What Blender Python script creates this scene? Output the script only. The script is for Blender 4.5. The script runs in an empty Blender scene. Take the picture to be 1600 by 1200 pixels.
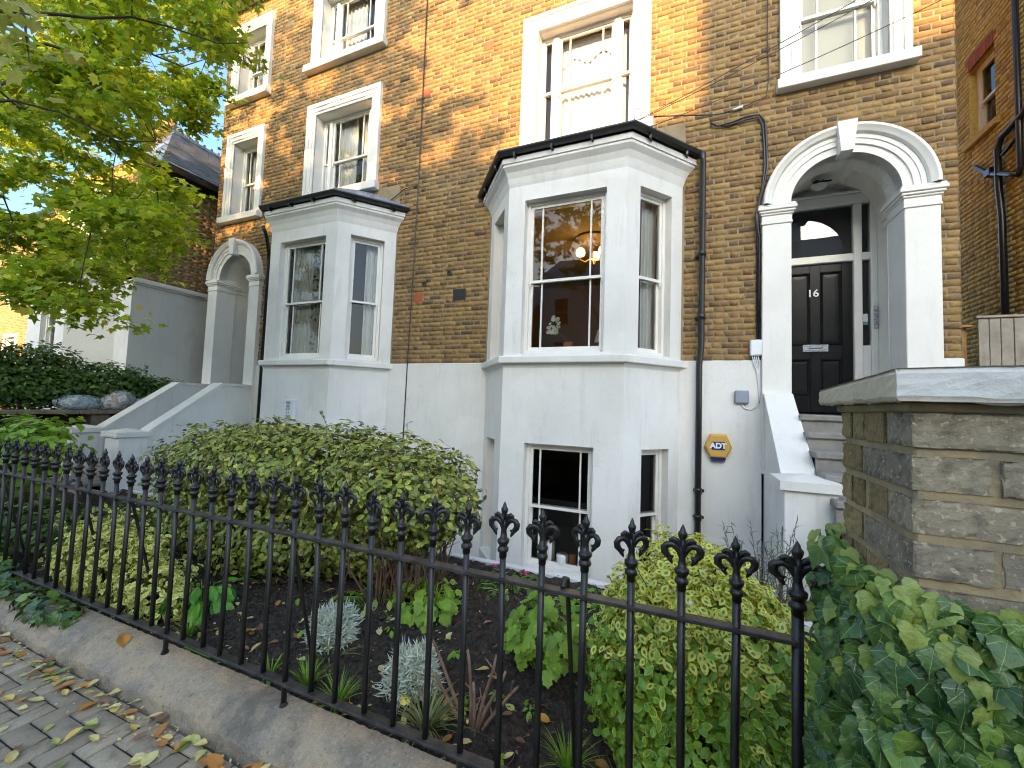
import bpy, math, random
import numpy as np
from mathutils import Matrix, Vector
R = math.radians
SC = bpy.context.scene
COL = SC.collection
rnd = random.Random(7)
NP = np.random.RandomState(11)

# ---------------------------------------------------------------- camera
cam_d = bpy.data.cameras.new('camera'); cam = bpy.data.objects.new('camera', cam_d); COL.objects.link(cam)
yaw, pitch, roll = .39873, .05431, .0349
fwd = Vector((-math.sin(yaw)*math.cos(pitch), math.cos(yaw)*math.cos(pitch), math.sin(pitch)))
rt = Vector((math.cos(yaw), math.sin(yaw), 0)); up = rt.cross(fwd)
r2 = math.cos(roll)*rt + math.sin(roll)*up; u2 = -math.sin(roll)*rt + math.cos(roll)*up
m = Matrix((r2, u2, -fwd)).transposed().to_4x4(); m.translation = (0, 0, 1.6)
cam.matrix_world = m
cam_d.sensor_width = 36; cam_d.lens = 644/1600*36; cam_d.clip_start = .05; cam_d.clip_end = 500
SC.camera = cam

# ---------------------------------------------------------------- sky, sun, exposure
S = Vector((.20, -1, .31)).normalized()
el = math.asin(S.z); az = math.atan2(S.x, S.y)
W = bpy.data.worlds.new('World'); SC.world = W; W.use_nodes = True
nt = W.node_tree; bg = nt.nodes['Background']
sky = nt.nodes.new('ShaderNodeTexSky'); sky.sky_type = 'NISHITA'; sky.sun_disc = False
sky.sun_elevation = el; sky.sun_rotation = az; sky.air_density = 1.0; sky.dust_density = 4.6; sky.ozone_density = 4.5
nt.links.new(sky.outputs[0], bg.inputs[0]); bg.inputs[1].default_value = .15
sd = bpy.data.lights.new('sun', 'SUN'); sun = bpy.data.objects.new('sun', sd); COL.objects.link(sun)
sd.energy = 2.7; sd.angle = R(.55); sd.color = (1, .60, .29)
sun.rotation_euler = S.to_track_quat('Z', 'Y').to_euler(); sun.location = (6, -30, 14)
SC.view_settings.view_transform = 'Standard'; SC.view_settings.look = 'None'
SC.view_settings.exposure = 2.38; SC.view_settings.gamma = 1; SC.view_settings.use_curve_mapping = False
SC.view_settings.use_white_balance = True; SC.view_settings.white_balance_temperature = 7150; SC.view_settings.white_balance_tint = 4
SC.render.engine = 'CYCLES'
SC.cycles.filter_width = 1.1
SC.cycles.max_bounces = 8; SC.cycles.diffuse_bounces = 4; SC.cycles.transparent_max_bounces = 12
SC.cycles.use_denoising = True; SC.cycles.denoising_input_passes = 'RGB_ALBEDO_NORMAL'; SC.cycles.denoising_prefilter = 'ACCURATE'
SC.cycles.caustics_reflective = False; SC.cycles.caustics_refractive = False
SC.cycles.sample_clamp_indirect = 6

# ---------------------------------------------------------------- materials
MATS = {}
def nodes(name):
    mt = bpy.data.materials.new(name); mt.use_nodes = True
    MATS[name] = mt
    return mt, mt.node_tree.nodes, mt.node_tree.links, mt.node_tree.nodes['Principled BSDF']
def ramp(ns, stops, interp='LINEAR'):
    r = ns.new('ShaderNodeValToRGB'); r.color_ramp.interpolation = interp
    e = r.color_ramp.elements
    while len(e) < len(stops): e.new(.5)
    for i, (p, c) in enumerate(stops):
        e[i].position = p; e[i].color = (*c, 1)
    return r
def noise(ns, ls, scale, detail=4, rough=.55, vec=None):
    n = ns.new('ShaderNodeTexNoise'); n.inputs['Scale'].default_value = scale
    n.inputs['Detail'].default_value = detail; n.inputs['Roughness'].default_value = rough
    if vec is None:
        g = ns.new('ShaderNodeNewGeometry'); vec = g.outputs['Position']
    ls.new(vec, n.inputs['Vector']); return n
def mixc(ns, ls, a, b, f, mode='MIX'):
    x = ns.new('ShaderNodeMix'); x.data_type = 'RGBA'; x.blend_type = mode
    for s, v in ((6, a), (7, b)):
        if isinstance(v, tuple): x.inputs[s].default_value = (*v, 1)
        else: ls.new(v, x.inputs[s])
    if isinstance(f, (int, float)): x.inputs[0].default_value = f
    else: ls.new(f, x.inputs[0])
    return x.outputs[2]
def bump(ns, ls, h, dist, strength=1.0):
    b = ns.new('ShaderNodeBump'); b.inputs['Distance'].default_value = dist*.4; b.inputs['Strength'].default_value = strength
    ls.new(h, b.inputs['Height']); return b.outputs[0]
def islrand(ns, ls):
    g = ns.new('ShaderNodeNewGeometry'); o = ns.new('ShaderNodeObjectInfo')
    a = ns.new('ShaderNodeMath'); a.operation = 'ADD'; ls.new(g.outputs['Random Per Island'], a.inputs[0]); ls.new(o.outputs['Random'], a.inputs[1])
    f = ns.new('ShaderNodeMath'); f.operation = 'FRACT'; ls.new(a.outputs[0], f.inputs[0]); return f.outputs[0]
def mrange(ns, ls, v, a, b, c=0, d=1):
    r = ns.new('ShaderNodeMapRange'); ls.new(v, r.inputs[0])
    for i, k in enumerate((a, b, c, d)): r.inputs[i+1].default_value = k
    return r.outputs[0]
def paint(name, c1, c2, scale=3, rough=.6, bd=.002, bs=60, dirt=None, metal=0, lo=.4, hi=.7, spec=.5):
    mt, ns, ls, p = nodes(name)
    n = noise(ns, ls, scale, 6, .6)
    col = mixc(ns, ls, c1, c2, mrange(ns, ls, n.outputs[0], lo, hi))
    if dirt:
        mp = ns.new('ShaderNodeMapping'); g = ns.new('ShaderNodeNewGeometry'); ls.new(g.outputs['Position'], mp.inputs[0])
        mp.inputs['Scale'].default_value = (7, 7, .9)
        n3 = noise(ns, ls, 1.3, 6, .7, mp.outputs[0])
        col = mixc(ns, ls, col, dirt, mrange(ns, ls, n3.outputs[0], .54, .82, 0, .55))
        n5 = noise(ns, ls, 30, 5, .75); col = mixc(ns, ls, col, dirt, mrange(ns, ls, n5.outputs[0], .6, .75, 0, .45))
    ls.new(col, p.inputs['Base Color']); p.inputs['Roughness'].default_value = rough; p.inputs['Metallic'].default_value = metal
    p.inputs['Specular IOR Level'].default_value = spec
    n2 = noise(ns, ls, bs, 5, .6); ls.new(bump(ns, ls, n2.outputs[0], bd), p.inputs['Normal'])
    return mt
paint('white_paint', (.74, .715, .665), (.67, .645, .59), 2.2, .55, .004, 22, dirt=(.52, .50, .46), lo=.45, hi=.75)
paint('white_gloss', (.78, .755, .70), (.72, .70, .65), 4, .3, .001, 40)
paint('cream_gloss', (.80, .77, .68), (.74, .71, .62), 4, .4, .001, 40)
paint('white_render', (.76, .74, .70), (.66, .64, .595), 1.1, .75, .006, 14, dirt=(.45, .43, .39), lo=.42, hi=.75)
paint('black_paint', (.006, .006, .007), (.012, .012, .012), 6, .28, .0015, 90, spec=.22)
paint('black_iron', (.008, .008, .008), (.020, .018, .017), 9, .38, .003, 120, spec=.6)
paint('rail_iron', (.022, .022, .021), (.085, .074, .062), 14, .42, .003, 120)
paint('slate', (.15, .17, .21), (.27, .30, .36), 3, .32, .004, 40)
paint('lead', (.14, .145, .155), (.24, .245, .25), 4, .55, .003, 30)
paint('black_plastic', (.012, .012, .013), (.02, .02, .021), 5, .3, .0005, 60)
paint('grey_plastic', (.22, .26, .31), (.26, .30, .35), 5, .5, .0005, 60)
paint('white_plastic', (.74, .76, .78), (.66, .68, .70), 5, .4, .0005, 60)
paint('mustard_plastic', (.62, .36, .075), (.55, .31, .06), 4, .45, .0005, 60)
paint('navy_plastic', (.012, .02, .14), (.016, .028, .16), 4, .35, .0005, 60)
paint('white_letter', (.82, .82, .82), (.78, .78, .78), 4, .5, .0002, 60)
paint('grey_letter', (.12, .12, .13), (.16, .16, .17), 4, .5, .0002, 60)
paint('chrome', (.75, .75, .76), (.5, .5, .5), 30, .22, .001, 60, metal=1)
paint('stone_step', (.26, .24, .21), (.16, .15, .135), 6, .8, .004, 70, dirt=(.28, .27, .25))
paint('cap_front', (.78, .76, .71), (.64, .62, .57), 5, .7, .010, 26, dirt=(.36, .34, .30))
paint('cap_bare', (.66, .57, .42), (.50, .42, .30), 9, .85, .008, 60)
paint('timber_grey', (.30, .27, .225), (.17, .15, .125), 5, .8, .004, 40, dirt=(.07, .065, .06))
paint('timber_brown', (.42, .20, .06), (.26, .12, .045), 6, .7, .003, 40, dirt=(.09, .05, .025))
paint('soil', (.022, .017, .012), (.085, .062, .043), 34, .95, .06, 40)
paint('asphalt', (.05, .05, .052), (.075, .074, .073), 30, .85, .005, 140)
paint('bark', (.085, .065, .045), (.035, .028, .022), 8, .9, .02, 22)
paint('twig', (.16, .10, .065), (.085, .055, .038), 20, .8, .004, 60)
paint('cut_stem', (.30, .185, .12), (.16, .09, .06), 16, .75, .004, 60, dirt=(.42, .33, .24))
paint('terracotta', (.50, .20, .10), (.40, .15, .07), 6, .7, .002, 60)
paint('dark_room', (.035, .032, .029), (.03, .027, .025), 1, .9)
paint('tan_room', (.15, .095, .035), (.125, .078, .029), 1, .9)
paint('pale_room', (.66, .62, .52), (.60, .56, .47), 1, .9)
paint('curtain_white', (.78, .77, .72), (.72, .71, .66), 8, .9, .003, 120)
paint('curtain_red', (.30, .10, .07), (.36, .20, .15), 30, .9, .003, 120)
paint('ceramic', (.72, .72, .70), (.66, .66, .64), 4, .25, .0005, 40)
paint('silver_leaf_ornament', (.62, .62, .66), (.25, .25, .30), 40, .4, .001, 40, lo=.45, hi=.55)
paint('ledge_stone', (.22, .175, .125), (.10, .085, .065), 7, .9, .008, 45, dirt=(.07, .075, .05))
paint('card', (.36, .25, .15), (.31, .215, .13), 5, .8, .002, 50)
paint('teal_bag', (.10, .22, .24), (.34, .40, .42), 14, .4, .002, 50)
paint('path_paving', (.24, .235, .22), (.16, .155, .145), 5, .9, .006, 60)
paint('red_brick', (.40, .10, .045), (.30, .075, .035), 14, .85, .004, 80)
paint('flower_pink', (.55, .03, .22), (.45, .02, .16), 10, .6)
paint('flower_yellow', (.80, .66, .12), (.72, .58, .12), 10, .6)
paint('lamp_grey', (.18, .19, .2), (.22, .23, .24), 5, .5)
paint('red_plastic', (.55, .02, .05), (.48, .02, .05), 5, .4)

mt = MATS['white_render']; ns = mt.node_tree.nodes; ls = mt.node_tree.links; p = ns['Principled BSDF']
old = p.inputs['Base Color'].links[0].from_socket
g = ns.new('ShaderNodeNewGeometry'); nw = noise(ns, ls, 3.5, 5, .65)
wv = ns.new('ShaderNodeVectorMath'); wv.operation = 'MULTIPLY_ADD'; ls.new(nw.outputs['Color'], wv.inputs[0]); wv.inputs[1].default_value = (.5, .5, .5); ls.new(g.outputs['Position'], wv.inputs[2])
vo = ns.new('ShaderNodeTexVoronoi'); vo.feature = 'DISTANCE_TO_EDGE'; vo.inputs['Scale'].default_value = .9; ls.new(wv.outputs[0], vo.inputs['Vector'])
mk = noise(ns, ls, .8, 3, .5); mm_ = ns.new('ShaderNodeMath'); mm_.operation = 'MULTIPLY'
ls.new(mrange(ns, ls, vo.outputs['Distance'], .0, .003, .55, 0), mm_.inputs[0]); ls.new(mrange(ns, ls, mk.outputs[0], .56, .66), mm_.inputs[1])
col = mixc(ns, ls, old, (.22, .20, .17), mm_.outputs[0])
np_ = noise(ns, ls, 1.7, 3, .4); col = mixc(ns, ls, col, (.80, .785, .745), mrange(ns, ls, np_.outputs[0], .58, .63, 0, .45))
ls.new(col, p.inputs['Base Color'])
def brickmat(name, stops, dark, grain=90, soot=.6, fleck=(160, .68, .78), lift=True):
    mt, ns, ls, p = nodes(name)
    col = ramp(ns, stops); ls.new(islrand(ns, ls), col.inputs[0])
    n = noise(ns, ls, grain, 5, .65)
    c = mixc(ns, ls, col.outputs[0], dark, mrange(ns, ls, n.outputs[0], .50, .70, 0, .6))
    nm = noise(ns, ls, 17, 4, .7); c = mixc(ns, ls, c, dark, mrange(ns, ls, nm.outputs[0], .50, .66, 0, .55))
    nl = noise(ns, ls, 23, 4, .7); c = mixc(ns, ls, c, (.56, .38, .18), mrange(ns, ls, nl.outputs[0], .56, .72, 0, .5 if lift else 0))
    n2 = noise(ns, ls, 1.1, 5, .6)
    c = mixc(ns, ls, c, dark, mrange(ns, ls, n2.outputs[0], .5, .8, 0, soot))
    n4 = noise(ns, ls, fleck[0], 2, .5)
    c = mixc(ns, ls, c, (.58, .50, .36), mrange(ns, ls, n4.outputs[0], fleck[1], fleck[2], 0, .65))
    ls.new(c, p.inputs['Base Color']); p.inputs['Roughness'].default_value = .9; p.inputs['Specular IOR Level'].default_value = .2
    n3 = noise(ns, ls, 70, 6, .7); ls.new(bump(ns, ls, n3.outputs[0], .010), p.inputs['Normal'])
stock = [(0, (0.167, 0.094, 0.036)), (.12, (0.280, 0.164, 0.058)), (.28, (0.347, 0.211, 0.073)), (.42, (0.227, 0.131, 0.055)), (.56, (0.372, 0.238, 0.092)), (.68, (0.294, 0.158, 0.067)), (.78, (0.100, 0.067, 0.042)), (.86, (0.207, 0.128, 0.061)), (.94, (0.333, 0.191, 0.064)), (1, (0.140, 0.094, 0.055))]
brickmat('stock_brick', stock, (.15, .10, .055), soot=.45)
brickmat('amber_brick', [(0, (0.526, 0.360, 0.097)), (.4, (0.653, 0.467, 0.137)), (.7, (0.578, 0.401, 0.121)), (.9, (0.358, 0.241, 0.089)), (1, (0.695, 0.520, 0.178))], (0.273, 0.187, 0.073), soot=.25)
brickmat('dark_stock_brick', [(0, (.27, .165, .07)), (.4, (.36, .225, .095)), (.7, (.30, .18, .08)), (1, (.40, .265, .125))], (.12, .08, .045))
brickmat('red_dressing_brick', [(0, (.38, .10, .045)), (.5, (.44, .13, .06)), (1, (.31, .085, .04))], (.16, .05, .03))
brickmat('grey_pier_brick', [(0, (0.324, 0.275, 0.204)), (.5, (0.420, 0.351, 0.242)), (1, (0.282, 0.240, 0.182))], (0.074, 0.064, 0.051), grain=24, soot=.6, fleck=(95, .60, .66), lift=False)
brickmat('ochre_pier_brick', [(0, (0.324, 0.228, 0.103)), (.5, (0.408, 0.300, 0.144)), (1, (0.264, 0.186, 0.092))], (0.120, 0.086, 0.048), grain=40, soot=.5, fleck=(120, .66, .74), lift=False)
brickmat('paver', [(0, (0.381, 0.324, 0.232)), (.4, (0.444, 0.378, 0.270)), (.7, (0.330, 0.281, 0.205)), (1, (0.419, 0.356, 0.255))], (0.190, 0.161, 0.114), grain=150, soot=.6, lift=False)
paint('mortar', (.31, .24, .14), (.22, .17, .105), 8, .95, .006, 80, dirt=(.15, .115, .075))
paint('pier_mortar', (.46, .34, .17), (.25, .205, .135), 9, .95, .008, 70, dirt=(.13, .11, .085), lo=.35, hi=.65)
paint('paver_joint', (.020, .018, .014), (.035, .037, .018), 9, .95, .006, 90)
# concrete plinth
mt, ns, ls, p = nodes('concrete')
n = noise(ns, ls, 5, 8, .7); c = mixc(ns, ls, (.47, .36, .23), (.32, .275, .21), mrange(ns, ls, n.outputs[0], .42, .60))
nb = noise(ns, ls, 75, 4, .75); c = mixc(ns, ls, c, (.50, .46, .40), mrange(ns, ls, nb.outputs[0], .54, .66, 0, .8))
nd = noise(ns, ls, 48, 5, .8); c = mixc(ns, ls, c, (.10, .088, .07), mrange(ns, ls, nd.outputs[0], .55, .68, 0, .75))
nc = noise(ns, ls, 2.3, 8, .75); c = mixc(ns, ls, c, (.13, .115, .092), mrange(ns, ls, nc.outputs[0], .50, .66, 0, .8))
ls.new(c, p.inputs['Base Color']); p.inputs['Roughness'].default_value = .95
ls.new(bump(ns, ls, nb.outputs[0], .02), p.inputs['Normal'])

def leafmat(name, stops, rim=None, rimpos=(.62, .72), vein=None, trans=.35, rough=.45, under=None):
    mt, ns, ls, p = nodes(name)
    col = ramp(ns, stops); ls.new(islrand(ns, ls), col.inputs[0]); c = col.outputs[0]
    n = noise(ns, ls, 60, 3); c = mixc(ns, ls, c, tuple(.55*x for x in stops[0][1]), mrange(ns, ls, n.outputs[0], .5, .75, 0, .4))
    if rim:
        a = ns.new('ShaderNodeAttribute'); a.attribute_name = 'rim'
        nz = noise(ns, ls, 90, 3); s = ns.new('ShaderNodeMath'); s.operation = 'MULTIPLY_ADD'
        ls.new(nz.outputs[0], s.inputs[0]); s.inputs[1].default_value = .35; ls.new(a.outputs['Fac'], s.inputs[2])
        rr = ramp(ns, rim); ls.new(islrand(ns, ls), rr.inputs[0])
        c = mixc(ns, ls, c, rr.outputs[0], mrange(ns, ls, s.outputs[0], rimpos[0]+.17, rimpos[1]+.17))
    if vein:
        a = ns.new('ShaderNodeAttribute'); a.attribute_name = 'vein'
        c = mixc(ns, ls, c, vein, mrange(ns, ls, a.outputs['Fac'], .88, .98, 0, .7))
    if under:
        g = ns.new('ShaderNodeNewGeometry'); c = mixc(ns, ls, c, under, g.outputs['Backfacing'])
    nbm = noise(ns, ls, 110, 3, .5); ls.new(bump(ns, ls, nbm.outputs[0], .006), p.inputs['Normal'])
    nv = noise(ns, ls, 26, 4, .6); c = mixc(ns, ls, c, tuple(min(.8, 1.35*x) for x in stops[-1][1]), mrange(ns, ls, nv.outputs[0], .52, .75, 0, .35))
    ls.new(c, p.inputs['Base Color']); p.inputs['Roughness'].default_value = rough; p.inputs['Specular IOR Level'].default_value = .5
    tr = ns.new('ShaderNodeBsdfTranslucent'); ls.new(c, tr.inputs[0])
    mx = ns.new('ShaderNodeMixShader'); mx.inputs[0].default_value = trans
    ls.new(p.outputs[0], mx.inputs[1]); ls.new(tr.outputs[0], mx.inputs[2]); ls.new(mx.outputs[0], ns['Material Output'].inputs[0])
leafmat('tree_leaf', [(0, (0.257, 0.361, 0.022)), (.35, (0.413, 0.569, 0.033)), (.6, (0.188, 0.294, 0.022)), (.8, (0.654, 0.688, 0.041)), (.93, (0.800, 0.800, 0.055)), (1, (0.378, 0.240, 0.055))], trans=.5, rough=.5)
leafmat('tree_leaf_pale', [(0, (0.273, 0.283, 0.047)), (.5, (0.390, 0.396, 0.078)), (1, (0.507, 0.471, 0.109))], trans=.45, rough=.5)
leafmat('ivy_leaf', [(0, (.036, .092, .020)), (.3, (.062, .145, .030)), (.55, (.030, .078, .024)), (.8, (.095, .19, .034)), (.93, (.16, .27, .045)), (1, (.24, .33, .06))], vein=(0.378, 0.491, 0.150), trans=.15, rough=.35)
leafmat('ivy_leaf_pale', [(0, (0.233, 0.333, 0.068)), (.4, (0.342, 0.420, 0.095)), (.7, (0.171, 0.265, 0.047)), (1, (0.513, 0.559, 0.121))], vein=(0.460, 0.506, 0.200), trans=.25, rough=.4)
leafmat('euonymus_leaf', [(0, (0.097, 0.209, 0.033)), (.5, (0.161, 0.298, 0.045)), (1, (0.216, 0.377, 0.064))], rim=[(0, (0.780, 0.727, 0.109)), (.5, (0.780, 0.780, 0.157)), (1, (0.662, 0.621, 0.097))], rimpos=(.36, .48), trans=.22, rough=.35)
leafmat('euonymus_leaf_green', [(0, (0.110, 0.260, 0.022)), (.5, (0.190, 0.380, 0.034)), (1, (0.271, 0.488, 0.047))], rim=[(0, (0.374, 0.467, 0.055)), (.5, (0.188, 0.306, 0.033)), (1, (0.785, 0.770, 0.099))], rimpos=(.8, .86), trans=.22, rough=.35)
leafmat('pale_euonymus_leaf', [(0, (0.380, 0.455, 0.104)), (.5, (0.569, 0.607, 0.156)), (1, (0.304, 0.398, 0.087))], rim=[(0, (0.784, 0.734, 0.185)), (.5, (0.800, 0.800, 0.254)), (1, (0.658, 0.632, 0.139))], rimpos=(.5, .58), trans=.22, rough=.4)
leafmat('hedge_leaf', [(0, (0.187, 0.233, 0.040)), (.3, (0.265, 0.314, 0.059)), (.55, (0.140, 0.165, 0.036)), (.75, (0.340, 0.437, 0.056)), (.9, (0.497, 0.383, 0.100)), (1, (0.465, 0.574, 0.069))], trans=.18, rough=.28, under=(0.171, 0.172, 0.071))
leafmat('dark_hedge_leaf', [(0, (0.047, 0.100, 0.017)), (.5, (0.076, 0.161, 0.026)), (.85, (0.053, 0.106, 0.019)), (1, (0.218, 0.352, 0.043))], trans=.15, rough=.4)
leafmat('lime_leaf', [(0, (0.228, 0.399, 0.033)), (.5, (0.323, 0.513, 0.050)), (1, (0.171, 0.304, 0.033))], vein=(0.329, 0.430, 0.088), trans=.3, rough=.5)
leafmat('broad_leaf', [(0, (0.082, 0.273, 0.025)), (.5, (0.127, 0.364, 0.034)), (1, (0.182, 0.437, 0.050))], vein=(0.182, 0.364, 0.072), trans=.25, rough=.4)
leafmat('silver_leaf', [(0, (0.644, 0.713, 0.567)), (.5, (0.805, 0.820, 0.684)), (1, (0.483, 0.561, 0.448))], trans=.15, rough=.8)
leafmat('grass_blade', [(0, (0.117, 0.254, 0.022)), (.5, (0.215, 0.390, 0.036)), (1, (0.312, 0.507, 0.072))], trans=.3, rough=.5)
leafmat('striped_blade', [(0, (0.15, 0.195, 0.06)), (.5, (0.36, 0.375, 0.15)), (1, (0.09, 0.135, 0.03))], trans=.25, rough=.5)
leafmat('rosemary_needle', [(0, (.11, .15, .09)), (.5, (.16, .20, .13)), (1, (.09, .12, .07))], trans=.15, rough=.7)
leafmat('fallen_leaf_yellow', [(0, (0.744, 0.550, 0.135)), (.3, (0.792, 0.650, 0.270)), (.55, (0.504, 0.550, 0.162)), (.8, (0.820, 0.750, 0.378)), (1, (0.660, 0.425, 0.095))], vein=(0.600, 0.450, 0.162), trans=.2, rough=.6)
leafmat('fallen_leaf_orange', [(0, (.60, .25, .035)), (.5, (.52, .22, .08)), (1, (.68, .38, .06))], vein=(.42, .20, .06), trans=.2, rough=.6)
leafmat('fallen_leaf_brown', [(0, (.23, .105, .05)), (.5, (.32, .16, .09)), (1, (.16, .075, .04))], vein=(.16, .08, .04), trans=.1, rough=.7)
leafmat('fallen_leaf_green', [(0, (.20, .30, .08)), (1, (.30, .36, .12))], vein=(.36, .40, .16), trans=.2, rough=.6)
leafmat('patterned_curtain', [(0, (.66, .64, .58)), (1, (.62, .60, .54))], trans=.2, rough=.9)
mt = MATS['patterned_curtain']; ns = mt.node_tree.nodes; ls = mt.node_tree.links
vz = ns.new('ShaderNodeTexVoronoi'); vz.inputs['Scale'].default_value = 14; g = ns.new('ShaderNodeNewGeometry'); ls.new(g.outputs['Position'], vz.inputs[0])
ls.new(mixc(ns, ls, (.06, .055, .05), (.62, .60, .54), mrange(ns, ls, vz.outputs['Distance'], .28, .36)), ns['Principled BSDF'].inputs['Base Color'])

def glass(name, tint, refl):
    mt, ns, ls, p = nodes(name); ns.remove(p)
    t = ns.new('ShaderNodeBsdfTransparent'); t.inputs[0].default_value = (*tint, 1)
    g = ns.new('ShaderNodeBsdfGlossy'); g.inputs['Roughness'].default_value = .006
    f = ns.new('ShaderNodeFresnel'); f.inputs[0].default_value = 1.52
    nn = noise(ns, ls, 1.6, 1); b = bump(ns, ls, nn.outputs[0], .004); ls.new(b, g.inputs['Normal'])
    mm = ns.new('ShaderNodeMath'); mm.operation = 'MULTIPLY_ADD'; ls.new(f.outputs[0], mm.inputs[0]); mm.inputs[1].default_value = 1.1; mm.inputs[2].default_value = refl
    mm.use_clamp = True
    x = ns.new('ShaderNodeMixShader'); ls.new(mm.outputs[0], x.inputs[0]); ls.new(t.outputs[0], x.inputs[1]); ls.new(g.outputs[0], x.inputs[2])
    ls.new(x.outputs[0], ns['Material Output'].inputs[0])
glass('window_glass', (.88, .90, .89), .0)
mt, ns, ls, p = nodes('bag_film')
p.inputs['Base Color'].default_value = (.62, .68, .74, 1); p.inputs['Roughness'].default_value = .28
nn = noise(ns, ls, 16, 5, .6); ls.new(mrange(ns, ls, nn.outputs[0], .4, .65, .18, .75), p.inputs['Alpha']); ls.new(bump(ns, ls, nn.outputs[0], .08), p.inputs['Normal'])
def emit(name, col, s):
    mt, ns, ls, p = nodes(name); p.inputs['Base Color'].default_value = (*col, 1)
    p.inputs['Emission Color'].default_value = (*col, 1); p.inputs['Emission Strength'].default_value = s
emit('lit_globe', (1, .60, .24), 1.0)
# ---------------------------------------------------------------- object helpers
ROOT = {}
def tag(o, label=None, cat=None, group=None, kind=None):
    if label: o['label'] = label
    if cat: o['category'] = cat
    if group: o['group'] = group
    if kind: o['kind'] = kind
    return o
def wm(o): return o.matrix_basis if o.parent is None else wm(o.parent) @ o.matrix_parent_inverse @ o.matrix_basis
def setpar(o, parent):
    if parent is not None:
        o.parent = parent; o.matrix_parent_inverse = wm(parent).inverted()
def thing(name, label, cat, loc=(0, 0, 0), group=None):
    o = bpy.data.objects.new(name, None); COL.objects.link(o); o.location = loc; o.empty_display_size = .1
    return tag(o, label, cat, group)
def npmesh(name, V, F, mat=None, smooth=False, attrs=None):
    V = np.asarray(V, dtype=np.float32)
    me = bpy.data.meshes.new(name)
    if isinstance(F, np.ndarray):
        k = F.shape[1]; n = len(F)
        me.vertices.add(len(V)); me.vertices.foreach_set('co', V.ravel())
        me.loops.add(n*k); me.loops.foreach_set('vertex_index', F.astype(np.int32).ravel())
        me.polygons.add(n); me.polygons.foreach_set('loop_start', np.arange(0, n*k, k, dtype=np.int32))
        me.update(calc_edges=True)
    else:
        me.from_pydata([tuple(map(float, v)) for v in V], [], F); me.update()
    if attrs:
        for a, d in attrs.items():
            at = me.attributes.new(a, 'FLOAT', 'POINT'); at.data.foreach_set('value', np.asarray(d, dtype=np.float32))
    if smooth: me.polygons.foreach_set('use_smooth', np.ones(len(me.polygons), dtype=bool))
    if mat: me.materials.append(MATS[mat])
    return me
def link(name, me, parent=None, **k):
    o = bpy.data.objects.new(name, me); COL.objects.link(o); setpar(o, parent); tag(o, **k); return o
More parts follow.
